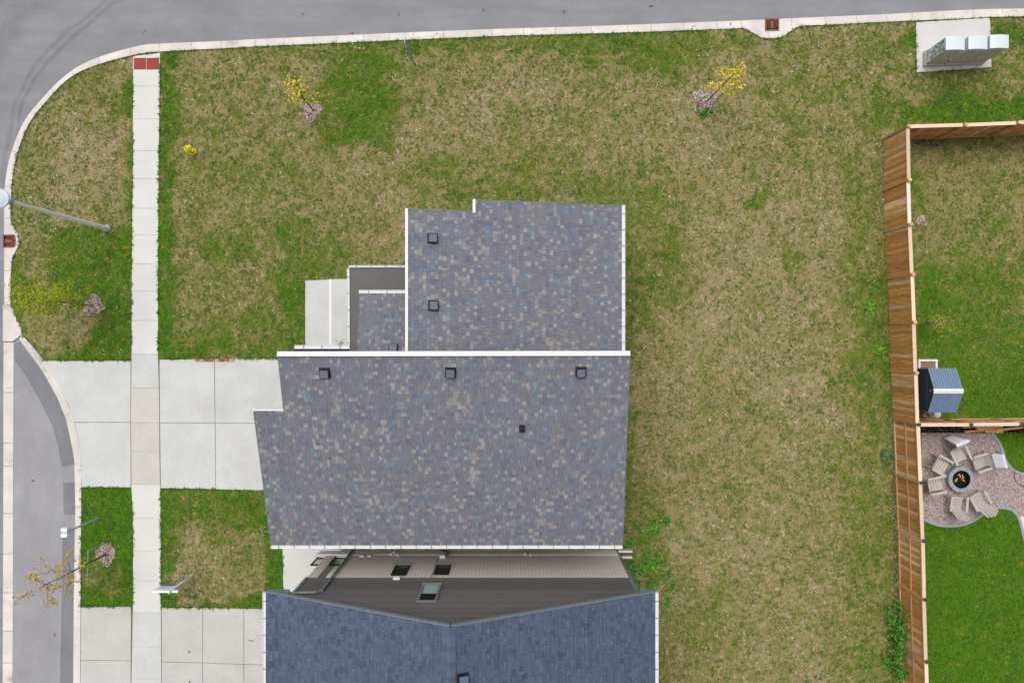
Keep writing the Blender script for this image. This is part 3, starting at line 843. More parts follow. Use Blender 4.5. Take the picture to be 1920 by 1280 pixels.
# longer grass leaning over the slab edges
def edge_grass():
    g_ = np.random.default_rng(17)
    lines = [[(swl(y), y) for y in range(112, 676, 12)], [(swr(y), y) for y in range(112, 672, 12)], [(swl(y), y) for y in range(915, 1138, 8)], [(swr(y), y) for y in range(917, 1138, 8)],
             [(78, 676), (246, 676)], [(300, 673), (525, 672)], [(154, 913.5), (246, 913.5)], [(302, 915.5), (500, 919)], [(153, 1136.5), (247, 1136)], [(303, 1137.5), (500, 1140)],
             [n for o, n in BAYK if n[1] < 660], [(153, 915), (153, 960), (152, 1060), (152, 1136)], [(1716, 43), (1718, 137), (1858, 127), (1855.5, 34.5)], [(573, 526), (573, 655)], [(573, 526), (652, 523)], [(530, 1028), (531, 1112)],
             [(1660, 262), (1664, 420), (1669, 640), (1675, 790), (1681, 990), (1690, 1270)]]
    X, Y = [], []
    for ln in lines:
        for (x0, y0), (x1, y1) in zip(ln, ln[1:]):
            L = math.hypot(x1 - x0, y1 - y0); k = int(L * 0.5)
            if k < 1: k = 1
            t = g_.random(k)
            dens = vnoise(x0 + (x1 - x0) * t, y0 + (y1 - y0) * t, 14, 71)
            t = t[dens > 0.35]
            X += list(x0 + (x1 - x0) * t + g_.normal(0, 0.9, len(t))); Y += list(y0 + (y1 - y0) * t + g_.normal(0, 0.9, len(t)))
    for (o, n), (o2, n2) in zip(KERB[1:-1], KERB[2:]):
        k = int(math.hypot(n[0] - n2[0], n[1] - n2[1]) * 0.3); t = g_.random(k)
        X += list(n[0] + (n2[0] - n[0]) * t + g_.normal(0, 0.5, k)); Y += list(n[1] + (n2[1] - n[1]) * t + 1.2 + g_.normal(0, 0.6, k))
    px, py = np.array(X), np.array(Y)
    m = len(px); B = 7
    wx, wy = (px - CX) * CAM_H / F, -(py - CY) * CAM_H / F
    ang = g_.random((m, B)) * 6.283; sz = 0.062 * (0.4 + g_.random((m, 1))) * (0.6 + 0.8 * g_.random((m, B))); wd = sz * 0.16
    dx, dy = np.cos(ang), np.sin(ang)
    bx = wx[:, None] + g_.normal(0, 0.012, (m, B)); by = wy[:, None] + g_.normal(0, 0.012, (m, B))
    z0 = 0.0 * sz
    v0 = np.stack([bx - dy * wd, by + dx * wd, z0 + 0.03], -1); v1 = np.stack([bx + dy * wd, by - dx * wd, z0 + 0.03], -1); v2 = np.stack([bx + dx * sz, by + dy * sz, z0 + 0.055 + sz * 0.25], -1)
    V = np.stack([v0, v1, v2], 2).reshape(-1, 3)
    j = g_.random((m, 1)); c = A(84, 132, 30) * j + A(66, 108, 30) * (1 - j)
    c = np.repeat(c[:, None], B, 1) * (0.7 + 0.6 * g_.random((m, B, 1)))
    o = npmesh('edge_grass', V, np.arange(len(V)).reshape(-1, 3), np.repeat(c[:, :, None], 3, 2).reshape(-1, 3), M['blade'])
    tag(o, 'longer green grass leaning over the paving and kerb edges', 'grass', kind='stuff')
edge_grass()

# little white clover heads
g_ = np.random.default_rng(99)
fl = MB()
CLUS = [(236, 114), (143, 213), (190, 235), (358, 183), (360, 190), (345, 165), (437, 117), (473, 217), (660, 85), (680, 92), (735, 140), (742, 150), (720, 240), (787, 240), (760, 108), (1020, 150), (1125, 265), (1235, 163),
        (1290, 270), (1340, 85), (1310, 100), (1325, 110), (1540, 56), (1540, 84), (1595, 130), (1450, 170), (1500, 190), (645, 405), (592, 395), (738, 500), (1345, 1190), (1365, 1200), (1320, 1215), (1470, 1060), (1480, 1045), (1525, 1145),
        (1575, 1187), (1645, 1105), (947, 995), (1005, 960), (1360, 1150), (1395, 1200), (1285, 1270), (192, 655), (225, 657), (218, 575), (60, 370), (100, 430), (130, 470), (205, 520), (505, 995), (480, 1000), (1650, 270), (1640, 290), (1635, 530), (1690, 1225), (1530, 1105)]
for cx, cy in CLUS:
    for k in range(g_.integers(3, 9)):
        p = P(cx + g_.normal(0, 4), cy + g_.normal(0, 4))
        r_ = g_.uniform(0.012, 0.028)
        a0 = g_.random() * 3
        fl.cur = S(238, 236, 226) if g_.random() < 0.85 else S(236, 214, 40)
        ring = [(p.x + r_ * math.cos(a0 + i * 1.2566), p.y + r_ * math.sin(a0 + i * 1.2566), 0.03) for i in range(5)]
        for i in range(5):
            fl.face([ring[i], ring[(i + 1) % 5], (p.x, p.y, 0.045)])
            fl.face([ring[(i + 1) % 5], ring[i], (p.x, p.y, 0.0)])
for k in range(260):
    X = g_.uniform(-22, 17); Y = g_.uniform(-14.5, 13.5)
    px, py = CX + X * F / 30, CY - Y * F / 30
    pa = np.array([px]); pb = np.array([py])
    if not inpoly(pa, pb, LANDT)[0] or any(inpoly(pa, pb, q_)[0] for q_ in NOGRASS) or px > 1650: continue
    r_ = g_.uniform(0.010, 0.022)
    fl.cur = S(236, 232, 220) if g_.random() < 0.7 else S(230, 200, 40)
    ring = [(X + r_ * math.cos(i * 1.2566), Y + r_ * math.sin(i * 1.2566), 0.03) for i in range(5)]
    for i in range(5):
        fl.face([ring[i], ring[(i + 1) % 5], (X, Y, 0.042)]); fl.face([ring[(i + 1) % 5], ring[i], (X, Y, 0.0)])
tag(fl.build('lawn_flowers', M['leaf'], colors=True), 'tiny white and yellow flower heads dotted through the lawn', 'flowers', kind='stuff')

# ------------------------------------------------------------------ houses
PAL_A = [(S(129, 131, 144), 24), (S(131, 131, 141), 20), (S(123, 126, 140), 16), (S(135, 131, 134), 16), (S(149, 148, 150), 14), (S(162, 160, 160), 9), (S(123, 134, 148), 8), (S(126, 144, 158), 5), (S(118, 123, 138), 9)]
PAL_B = [(S(91, 105, 127), 28), (S(89, 102, 124), 24), (S(86, 98, 120), 16), (S(96, 110, 132), 14), (S(80, 91, 112), 7)]
WIDTHS = {id(PAL_A): (0.10, 0.12, 0.14, 0.14, 0.16, 0.19), id(PAL_B): (0.13, 0.16, 0.19, 0.22, 0.26)}
shingle_meshes = {}
def tab_mesh(key, w, e, th, col):
    if key in shingle_meshes: return shingle_meshes[key]
    b = MB(); b.cur = col
    tab_geo(b, lambda u, v, n: (u, v, n), -w / 2, w / 2, 0.0, e, th)
    o = b.build('shingle', M['shingle'], colors=True, link=False)
    me = o.data; bpy.data.objects.remove(o)
    shingle_meshes[key] = me
    return me
def tab_geo(b, fr, u0, u1, v0, e, th):
    g = 0.003; va = v0 + (0.024 if th > 0.016 else (0.010 if th > 0.01 else 0.006)); vb = v0 + e + 0.004  # wider gap below thick tabs bares the dark deck as a painted shadow
    c = b.cur
    top = [fr(u0 + g, va, th), fr(u1 - g, va, th), fr(u1 - g, vb, 0.003), fr(u0 + g, vb, 0.003)]
    lo = [fr(u0 + g, va - 0.001, 0.0), fr(u1 - g, va - 0.001, 0.0)]
    b.face(top)
    b.face([lo[0], lo[1], top[1], top[0]])
    b.face([lo[1], top[2], top[1]])
    b.face([lo[0], top[0], top[3]])
def shingles(roof, poly, ud, pal, n_ind, e=0.143, seed=1):
    """cover the roof polygon (3D, planar) with laid shingle tabs; ud = upslope unit vector"""
    r_ = random.Random(seed)
    n = (poly[1] - poly[0]).cross(poly[2] - poly[1]).normalized()
    if n.z < 0: n = -n
    v = (ud - n * ud.dot(n)).normalized(); u = v.cross(n).normalized()
    o0 = poly[0]
    p2 = [((p - o0).dot(u), (p - o0).dot(v)) for p in poly]
    vmin = min(p[1] for p in p2); vmax = max(p[1] for p in p2)
    cols = [c for c, w in pal]; wts = [w for c, w in pal]
    tabs = []
    nrow = int((vmax - vmin) / e) + 1
    for k in range(nrow):
        v0 = vmin + k * e
        vm = v0 + e * 0.5
        if vm > vmax: break
        xs = []
        for i in range(len(p2)):
            (x0, y0), (x1, y1) = p2[i], p2[(i + 1) % len(p2)]
            if (y0 > vm) != (y1 > vm): xs.append(x0 + (x1 - x0) * (vm - y0) / (y1 - y0))
        xs.sort()
        ee = min(e, vmax - v0)
        for a, c in zip(xs[::2], xs[1::2]):
            x = a - r_.random() * 0.2
            last = -1
            while x < c:
                w = r_.choice(WIDTHS[id(pal)])
                x0, x1 = max(x, a), min(x + w, c)
                if x1 - x0 > 0.02:
                    ww = wts
                    if pal is PAL_A:   # blends come in loose drifts, as the bundles were laid
                        nz = mnoise.noise(Vector((x * 0.9, v0 * 1.6, seed * 3.7)))
                        nb = max(0.3, 1 + 1.5 * nz); nw = 1.0
                        ww = wts[:4] + [wts[4] * nw, wts[5] * nw, wts[6] * nb, wts[7] * nb] + wts[8:]
                    ci = r_.choices(range(len(cols)), ww)[0]
                    th = r_.choice((0.007, 0.015)) if pal is PAL_A else r_.choice((0.007, 0.009, 0.017))
                    tabs.append((x0, x1, v0, ee, ci, th, abs(x1 - x0 - w) < 1e-6 and ee == e))
                x += w
    full = [t for t in tabs if t[6]]
    full.sort(key=lambda t: -(o0 + u * t[0] + v * t[2]).z)
    ind = set(full[:n_ind])
    inv = roof.matrix_world.inverted() if roof.parent is None else None
    b = MB()
    for t in tabs:
        if t in ind:
            w = t[1] - t[0]
            me = tab_mesh((round(w, 3), round(t[3], 3), t[5], id(pal), t[4]), w, t[3], t[5], cols[t[4]])
            ob = bpy.data.objects.new('shingle', me)
            COL.objects.link(ob); ob.parent = roof
            pos = o0 + u * (t[0] + t[1]) / 2 + v * t[2] + n * 0.002
            mt = Matrix((u, v, n)).transposed().to_4x4(); mt.translation = pos
            ob.matrix_basis = mt
        else:
            k = r_.uniform(0.93, 1.07)
            b.cur = tuple(q * k for q in cols[t[4]])
            tab_geo(b, lambda uu, vv, nn: tuple(o0 + u * uu + v * vv + n * (nn + 0.002)), t[0], t[1], t[2], t[3], t[5])
    so = b.build('shingle_field', M['shingle'], roof, colors=True)
    so['kind'] = 'stuff'
    return so
def deck(name, poly, th, parent, mat=None):
    """roof slab under the shingles"""
    b = MB()
    if area2([(p.x, p.y) for p in poly]) < 0: poly = poly[::-1]
    b.hexa([p - Vector((0, 0, th)) for p in poly], poly)
    return b.build(name, mat or M['shingle_dark'], parent)
def gutter(parent, a, c, hangers=0.56, w=0.12, out=None):
    """open trough from a to c (rim height), hanger straps across"""
    a, c = Vector(a), Vector(c)
    d = (c - a).normalized(); s = Vector((-d.y, d.x, 0)).normalized()
    b = MB()
    b.bar(a - Vector((0, 0, 0.058)), c - Vector((0, 0, 0.058)), w, 0.066)
    b.bar(a + s * (w / 2) - Vector((0, 0, 0.045)), c + s * (w / 2) - Vector((0, 0, 0.045)), 0.016, 0.09)
    b.bar(a - s * (w / 2) - Vector((0, 0, 0.045)), c - s * (w / 2) - Vector((0, 0, 0.045)), 0.016, 0.09)
    for q_, sg in ((a, 1), (c, -1)):
        b.bar(q_ - s * (w / 2) - Vector((0, 0, 0.045)) - d * sg * 0.006, q_ + s * (w / 2) - Vector((0, 0, 0.045)) - d * sg * 0.006, 0.012, 0.09)
    g = b.build('gutter', M['gutter'], parent)
    L = (c - a).length
    n = int(L / hangers)
    for i in range(1, n + 1):
        p = a + d * (L * (i - 0.5) / n)
        hb = MB(); hb.bar(p - s * (w / 2 + 0.004), p + s * (w / 2 + 0.004), 0.024, 0.010)
        hb.build('hanger', M['sidetrim'], g)
    return g
def box_vent(parent, pos, n, v, s=0.29, lid=None):
    """square slant-back roof vent"""
    u = v.cross(n).normalized()
    rot = Matrix((u, v, n)).transposed()
    b = MB()
    b.box(pos + n * 0.014, (s + 0.10, s + 0.10, 0.012), rot)
    b.box(pos + n * 0.075, (s, s, 0.11), rot)
    b.box(pos + n * 0.137, (s + 0.03, s + 0.03, 0.016), rot)
    o = b.build('roof_vent', M['vent'], parent)
    l = MB(); l.box(pos + n * 0.152, (s - 0.015, s - 0.015, 0.02), rot)
    l.build('lid', lid or M['vent_top'], o)
    return o
def on_plane(pl, px, py):
    a, bx, cy = pl            # z = a + bx*X + cy*Y
    s = (CAM_H - a) / (F + bx * (px - CX) - cy * (py - CY))
    return Vector(((px - CX) * s, -(py - CY) * s, CAM_H - F * s))
def body(name, foot, ztop, parent, mat, z0=-0.2):
    """walls up to a roof plane"""
    b = MB()
    if area2(foot) < 0: foot = foot[::-1]
    b.hexa([(x, y, z0) for x, y in foot], [(x, y, ztop(x, y)) for x, y in foot])
    return b.build(name, mat, parent)

M['bluelid'] = plain('vent_lid_blue', S(100, 122, 152), 0.6, 0.08)
# ---- the corner house with two single-pitch roofs
h1 = empty('corner_house', (-2.0, -2.5, 0), 'house with mottled grey-blue shingle roofs in two single pitches', 'house')
H1 = Matrix.Translation((2.0, 2.5, 0))
class Off:  # parts of h1 are modelled in world coordinates
    pass
def adopt(o, root):
    o.parent = root
    o.matrix_parent_inverse = Matrix.Translation(-Vector(root.location))
    return o
def root_node(root, name='structure'):
    pass
bm_ = 0.3045
plB = (6.25 + bm_ * 0.39, 0.0, bm_)
def zB(x, y): return plB[0] + plB[2] * y
plC = (5.6 - 0.216 * 3.717, -0.216, 0.0)
def zC(x, y): return plC[0] + plC[1] * x
def pB(x, y): return Vector((x, y, zB(x, y)))
def pC(x, y): return Vector((x, y, zC(x, y)))
YE = -7.75
polyB = [pB(-8.14, -0.47), pB(-8.14, -2.48), pB(-9.22, -2.48), pB(-9.15, YE), pB(4.19, YE), pB(4.09, -0.47)]
polyC = [pC(-3.72, -0.41), pC(4.20, -0.41), pC(4.20, 5.18), pC(-1.345, 5.14), pC(-1.345, 4.71), pC(-3.72, 4.71)]
roofB = adopt(deck('main_roof', polyB, 0.16, None), h1)
shingles(roofB, polyB, Vector((0, 1, bm_)).normalized(), PAL_A, 260, seed=3)
roofC = adopt(deck('rear_roof', polyC, 0.16, None), h1)
shingles(roofC, polyC, Vector((-1, 0, 0.216)).normalized(), PAL_A, 30, seed=4)
# porch roofs
zf = 2.7
fl_ = [P(655, 501, zf), P(768, 501, zf), P(768, 668, zf), P(656, 668, zf)]
adopt(deck('porch_roof', [Vector(p) for p in fl_], 0.16, None, M['membrane']), h1)
polyS = [Vector((-5.93, 1.88, 3.40)), Vector((-3.66, 1.88, 3.40)), Vector((-3.66, -0.45, 3.93)), Vector((-5.93, -0.45, 3.93))]
roofS = adopt(deck('entry_roof', polyS, 0.14, None), h1)
shingles(roofS, polyS, Vector((0, -1, 0.228)).normalized(), PAL_A, 10, seed=5)
polyT = [Vector((-7.95, -0.27, 5.0)), Vector((-5.97, -0.27, 5.0)), Vector((-5.97, -0.47, 5.06)), Vector((-7.95, -0.47, 5.06))]
adopt(deck('eyebrow_roof', polyT, 0.10, None), h1)
# fascias
def fascia(a, c, w, h, parent, name='fascia', mat=None):
    b = MB(); b.bar(a, c, w, h)
    return adopt(b.build(name, mat or M['trim'], None), parent)
fascia(pB(-8.16, -0.43) + Vector((0, 0, -0.04)), pB(4.11, -0.41) + Vector((0, 0, -0.04)), 0.17, 0.20, h1, 'ridge_fascia')
fascia(pB(-8.16, -2.44) + Vector((0, 0, -0.07)), pB(-9.25, -2.44) + Vector((0, 0, -0.07)), 0.06, 0.19, h1)
fascia(pC(-3.76, -0.35) + Vector((0, 0, -0.05)), pC(-3.76, 4.74) + Vector((0, 0, -0.05)), 0.10, 0.20, h1, 'ridge_fascia')
fascia(pC(-1.38, 4.68) + Vector((0, 0, -0.05)), pC(-1.38, 5.18) + Vector((0, 0, -0.05)), 0.10, 0.20, h1)
for a, c in ((pB(-8.16, -0.47), pB(-8.16, -2.41)), (pB(-9.24, -2.50), pB(-9.17, YE)), (pB(4.205, YE), pB(4.105, -0.47)),
             (pC(-3.72, 4.732), pC(-1.43, 4.732)), (pC(-1.325, 5.162), pC(4.20, 5.202))):
    fascia(a + Vector((0, 0, -0.09)), c + Vector((0, 0, -0.09)), 0.03, 0.17, h1, 'rake_board', M['sidetrim'])
for a, c in (((-9.18, YE - 0.07, zB(0, YE) - 0.01), (4.20, YE - 0.07, zB(0, YE) - 0.01)), ((4.265, -0.34, zC(4.2, 0) - 0.01), (4.265, 5.20, zC(4.2, 0) - 0.01)),
             (tuple(P(654, 500.5, zf)), tuple(P(764, 500.5, zf))), (tuple(P(654.5, 658, zf)), tuple(P(653.5, 503, zf))),
             ((-5.96, 1.94, 3.39), (-3.78, 1.94, 3.39)), ((-7.97, -0.20, 4.98), (-5.97, -0.20, 4.98))):
    g = gutter(None, a, c); adopt(g, h1)
# walls
def wallbox(foot, zt, name, mat, root, z0=-0.2):
    return adopt(body(name, foot, zt, None, mat, z0), root)
wallbox([(-7.85, -0.48), (-7.85, -2.80), (3.85, -2.80), (3.85, -0.48)], lambda x, y: zB(x, y) - 0.15, 'wall', M['siding'], h1)
wallbox([(-8.85, -2.802), (3.85, -2.802), (3.85, -7.35), (-8.85, -7.35)], lambda x, y: zB(x, y) - 0.15, 'wall', M['siding'], h1)
wallbox([(-3.42, -0.478), (3.90, -0.478), (3.90, 4.40), (-3.42, 4.40)], lambda x, y: zC(x, y) - 0.15, 'wall', M['siding'], h1)
wallbox([(-1.05, 4.402), (3.90, 4.402), (3.90, 4.85), (-1.05, 4.85)], lambda x, y: zC(x, y) - 0.15, 'wall', M['siding'], h1)
wallbox([(-5.70, -0.476), (-3.422, -0.476), (-3.422, 1.65), (-5.70, 1.65)], lambda x, y: 3.40 + (1.88 - y) * 0.228 - 0.13, 'wall', M['brick'], h1)
# porch posts carrying the flat roof
for x, y in ((660, 508), (764, 508), (660, 640)):
    p = P(x, y, zf); b = MB(); b.box((p.x, p.y, 1.25), (0.16, 0.16, 2.58)); adopt(b.build('porch_post', M['trim']), h1)
b = MB(); b.box((-8.865, -5.05, 1.15), (0.05, 3.6, 2.3))
gd = adopt(b.build('garage_door', M['garage']), h1)
for i in range(4):
    for j in range(4):
        b = MB(); b.box((-8.90, -6.40 + j * 0.9, 0.32 + i * 0.56), (0.03, 0.80, 0.46)); b.build('panel', M['garage'], gd)
b = MB(); b.box((-5.72, 0.6, 1.25), (0.06, 0.95, 2.1)); dr = adopt(b.build('front_door', M['black']), h1)
b = MB(); b.bar((-5.79, 0.25, 1.2), (-5.79, 0.25, 1.35), 0.03); b.build('handle', M['steel'], dr)
for x in (-0.4, 1.6):
    b = MB()
    for dz in (1.0, 2.4): b.bar((x, 4.87, dz), (x + 1.2, 4.87, dz), 0.06)
    for dx in (0, 1.2): b.bar((x + dx, 4.87, 1.03), (x + dx, 4.87, 2.37), 0.06)
    wdo = adopt(b.build('window', M['sidetrim']), h1)
    b = MB(); b.box((x + 0.6, 4.855, 1.7), (1.14, 0.02, 1.34)); b.build('pane', M['glass'], wdo)
nB = Vector((0, -bm_, 1)).normalized(); vB = Vector((0, 1, bm_)).normalized()
nC = Vector((0.216, 0, 1)).normalized(); vC = Vector((-1, 0, 0.216)).normalized()
for x, y in ((609.5, 699), (845, 698), (1089, 697)): adopt(box_vent(None, on_plane(plB, x, y), nB, vB), h1)
for x, y in ((811, 447), (812.5, 573)): adopt(box_vent(None, on_plane(plC, x, y), nC, vC), h1)
adopt(box_vent(None, Vector((-4.53, -0.28, 3.893)), Vector((0, 0.228, 1)).normalized(), Vector((0, -1, 0.228)).normalized(), 0.28), h1)
pp = on_plane(plB, 979, 803)
b = MB(); b.box(pp + nB * 0.016, (0.22, 0.30, 0.01), Matrix((vB.cross(nB), vB, nB)).transposed())
b.lathe(pp, [(0.10, 0.0), (0.085, 0.05), (0.055, 0.08)], 14)
pf = adopt(b.build('pipe_boot', M['vent']), h1)
b = MB(); b.tube([pp + Vector((0, 0, 0.05)), pp + Vector((0, 0, 0.28))], 0.045, 12)
b.build('vent_pipe', M['black'], pf)

# ---- the neighbouring house with the blue gable roof
h2 = empty('gable_house', (-1.7, -14.5, 0), 'house with plain slate-blue gable roof, dark siding and taupe brick', 'house')
XL, XR, XP, ZE, ZP, YN, YS = -8.80, 5.12, -1.93, 5.60, 8.56, -8.95, -20.5
pe = [Vector((XL, YN, ZE)), Vector((XP, YN, ZP)), Vector((XP, YS, ZP)), Vector((XL, YS, ZE))]
pr = [Vector((XP, YN, ZP)), Vector((XR, YN, ZE)), Vector((XR, YS, ZE)), Vector((XP, YS, ZP))]
vis = lambda poly: [Vector((p.x, max(p.y, -13.6), p.z)) for p in poly]
rw = adopt(deck('roof', pe, 0.16, None), h2)
re_ = adopt(deck('roof', pr, 0.16, None), h2)
shingles(rw, pe, Vector((XP - XL, 0, ZP - ZE)).normalized(), PAL_B, 140, seed=8)
shingles(re_, pr, Vector((XP - XR, 0, ZP - ZE)).normalized(), PAL_B, 140, seed=9)
y = YN - 0.02; k = 0
while y > YS + 0.2:
    b = MB(); c = rnd.choice(PAL_B[:4])[0]; b.cur = c
    for sg, sl_ in ((-1, (ZP - ZE) / (XP - XL)), (1, (ZP - ZE) / (XR - XP))):
        a0 = Vector((XP, y, ZP + 0.030)); a1 = Vector((XP, y - 0.20, ZP + 0.022))
        e0 = Vector((XP + sg * 0.15, y, ZP + 0.030 - 0.15 * sl_)); e1 = Vector((XP + sg * 0.15, y - 0.20, ZP + 0.022 - 0.15 * sl_))
        q4 = [a0, a1, e1, e0] if sg < 0 else [a0, e0, e1, a1]
        b.face(q4)
        dn = Vector((0, 0, -0.022))
        b.face([e0 + dn, e1 + dn, e1, e0] if sg > 0 else [e0, e1, e1 + dn, e0 + dn])
        b.face([a0, a0 + dn, e0 + dn, e0] if sg > 0 else [a0, e0, e0 + dn, a0 + dn])
    b.build('cap_shingle', M['shingle'], rw, colors=True)
    y -= 0.155; k += 1
    if k > 60: break
for a, c in ((pe[0], pe[1]), (pr[0], pr[1])):
    fascia(a + Vector((0, 0.02, -0.06)), c + Vector((0, 0.02, -0.06)), 0.035, 0.17, h2, 'rake_board', M['sidetrim'])
for x, xx in ((XL - 0.05, XL), (XR + 0.05, XR)):
    g = gutter(None, (x, YN - 0.03, ZE - 0.01), (x, YS, ZE - 0.01), 0.6, 0.13); adopt(g, h2)
for x0, x1 in ((XL + 0.02, -8.02), (4.60, XR - 0.02)):
    b = MB(); b.box(((x0 + x1) / 2, YN - 0.14, ZE - 0.20), (x1 - x0, 0.30, 0.12)); adopt(b.build('eave_return', M['sidetrim']), h2)
adopt(box_vent(None, Vector(((868 - CX) * 21.8 / F, -(1266 - CY) * 21.8 / F, ZP - (((868 - CX) * 21.8 / F) - XP) * (ZP - ZE) / (XR - XP))), Vector(((ZP - ZE) / (XR - XP), 0, 1)).normalized(), Vector((-1, 0, (ZP - ZE) / (XR - XP))).normalized(), 0.30, M['bluelid']), h2)
YW = -9.20; WX0, WX1 = -8.0, 4.57
# foundation and brick storey, porch recess at the corner
wallbox([(-6.96, YW + 0.02), (WX1 + 0.02, YW + 0.02), (WX1 + 0.02, YS), (-6.96, YS)], lambda x, y: 0.56, 'foundation', M['found'], h2)
wallbox([(-6.96, YW), (WX1, YW), (WX1, YS), (-6.96, YS)], lambda x, y: 3.40, 'brick_wall', M['brick'], h2, 0.562)
wallbox([(WX0, -12.0), (-6.962, -12.0), (-6.962, YS), (WX0, YS)], lambda x, y: 3.40, 'brick_wall', M['brick'], h2)
wallbox([(-8.40, YW + 0.03), (-6.964, YW + 0.03), (-6.964, -11.99), (-8.40, -11.99)], lambda x, y: 0.52, 'porch_base', M['found'], h2)
wallbox([(-8.46, YW + 0.07), (-6.964, YW + 0.07), (-6.964, -11.99), (-8.46, -11.99)], lambda x, y: 0.62, 'porch_floor', M['walk'], h2, 0.522)
wallbox([(WX0, YW), (-7.60, YW), (-7.60, YW - 0.42), (WX0, YW - 0.42)], lambda x, y: 3.40, 'porch_column', M['brick'], h2, 0.622)
wallbox([(-7.597, YW - 0.9), (-6.966, YW - 0.9), (-6.966, YW - 0.96), (-7.597, YW - 0.96)], lambda x, y: 3.40, 'porch_wall', M['innerwall'], h2, 0.622)
def rail(x0, x1, y0):
    b = MB(); b.bar((x0, y0, 1.62), (x1, y0, 1.62), 0.06, 0.05); b.bar((x0, y0, 0.75), (x1, y0, 0.75), 0.04, 0.04)
    b.bar((x0 + 0.025, y0, 0.62), (x0 + 0.025, y0, 1.60), 0.05)
    r_ = adopt(b.build('railing', M['black']), h2)
    n = max(2, int((x1 - x0) / 0.12))
    for i in range(1, n + 1):
        x = x0 + (x1 - x0) * i / (n + 0.5)
        c = MB(); c.bar((x, y0, 0.77), (x, y0, 1.595), 0.022); c.build('baluster', M['black'], r_)
rail(-8.38, -8.0, YW - 0.08)
rail(-7.6, -6.97, YW - 0.08)
# upper storey: core wall with lapped siding boards, each board a piece
def gab(x):
    return (ZP - (XP - x) * (ZP - ZE) / (XP - XL)) if x < XP else (ZP - (x - XP) * (ZP - ZE) / (XR - XP))
b = MB()
xs = [WX0, XP, WX1]
b.hexa([(WX0, YS, 3.42), (WX1, YS, 3.42), (WX1, YW - 0.03, 3.42), (XP, YW - 0.03, 3.42), (WX0, YW - 0.03, 3.42)],
       [(WX0, YS, gab(WX0) - 0.17), (WX1, YS, gab(WX1) - 0.17), (WX1, YW - 0.03, gab(WX1) - 0.17), (XP, YW - 0.03, gab(XP) - 0.17), (WX0, YW - 0.03, gab(WX0) - 0.17)])
upper = adopt(b.build('upper_wall', M['siding']), h2)
z = 3.41; sb = 0.165
while z < ZP - 0.3:
    zt = z + sb - 0.012
    zc = zt + 0.17
    xa = WX0 if zc < gab(WX0) else XP - (ZP - zc) * (XP - XL) / (ZP - ZE)
    xb = WX1 if zc < gab(WX1) else XP + (ZP - zc) * (XR - XP) / (ZP - ZE)
    if xb - xa > 0.2:
        b = MB()
        y0, y1, y2 = YW - 0.035, YW + 0.012, YW - 0.024
        b.hexa([(xa, y0, z), (xb, y0, z), (xb, y1, z), (xa, y1, z)], [(xa, y0, zt), (xb, y0, zt), (xb, y2, zt), (xa, y2, zt)])
        b.build('siding_board', M['siding'], upper)
    z += sb
# corner boards, downspouts
for x, z1 in ((WX0, 5.5), (WX1, 5.6)):
    b = MB(); b.box((x, YW + 0.005, (3.4 + z1) / 2), (0.10, 0.06, z1 - 3.4)); adopt(b.build('corner_board', M['sidetrim']), h2)
b = MB(); b.tube([(-6.98, YW + 0.07, 0.05), (-6.98, YW + 0.07, 4.95), (-7.15, YW + 0.08, 5.15), (-8.70, YW + 0.12, 5.40)], 0.05, 8)
adopt(b.build('downspout', M['sidetrim']), h2)
b = MB(); b.tube([(4.66, YW - 0.02, 0.05), (4.66, YW - 0.02, 5.0), (5.12, YW + 0.05, 5.45)], 0.045, 8)
adopt(b.build('downspout', M['sidetrim']), h2)
def window(x0, x1, z0, z1, frame, split, root, fw=0.06):
    b = MB()
    for zz in (z0, z1): b.box(((x0 + x1) / 2, YW + 0.025, zz), (x1 - x0 + fw, 0.07, fw))
    for xx in (x0, x1): b.box((xx, YW + 0.025, (z0 + z1) / 2), (fw, 0.07, z1 - z0 - fw - 0.002))
    w = adopt(b.build('window', frame), root)
    c = MB(); c.box(((x0 + x1) / 2, YW + 0.012, (split + z1) / 2), (x1 - x0 - fw, 0.02, z1 - split - fw / 2)); c.build('pane', M['glass'], w)
    c = MB(); c.box(((x0 + x1) / 2, YW + 0.012, (split + z0) / 2), (x1 - x0 - fw, 0.02, split - z0 - fw / 2)); c.build('pane', M['palepane'] if frame is M['winframe'] else M['glass'], w)
    c = MB(); c.box(((x0 + x1) / 2, YW + 0.06, z0 - 0.06), (x1 - x0 + 0.10, 0.09, 0.05)); c.build('sill', M['winframe'], w)
    return w
window(-4.74, -4.20, 2.08, 3.14, M['black'], 2.45, h2)
window(-3.06, -2.53, 2.02, 3.06, M['black'], 2.40, h2)
window(-3.34, -2.70, 4.30, 5.86, M['winframe'], 5.08, h2, 0.09)
def wallbit(name, px, py, z, w, h, d, mat):
    """small fitting on the side wall, seen at px"""
    x = (px - CX) * (CAM_H - z) / F
    b = MB(); b.box((x, YW + d / 2 + 0.002, z), (w, d, h))
    b.box((x, YW + d + 0.006, z - h * 0.1), (w * 0.7, 0.012, h * 0.6))
    return adopt(b.build(name, mat), h2)
wallbit('dryer_vent', 679, 1038, 0.75, 0.20, 0.20, 0.05, M['porcelain'])
wallbit('dryer_vent', 693, 1038, 0.75, 0.14, 0.16, 0.05, M['porcelain'])
wallbit('meter_box', 830, 1039, 0.85, 0.22, 0.34, 0.12, M['porcelain'])
wallbit('wall_vent', 744, 1086, 3.52, 0.26, 0.22, 0.08, M['porcelain'])
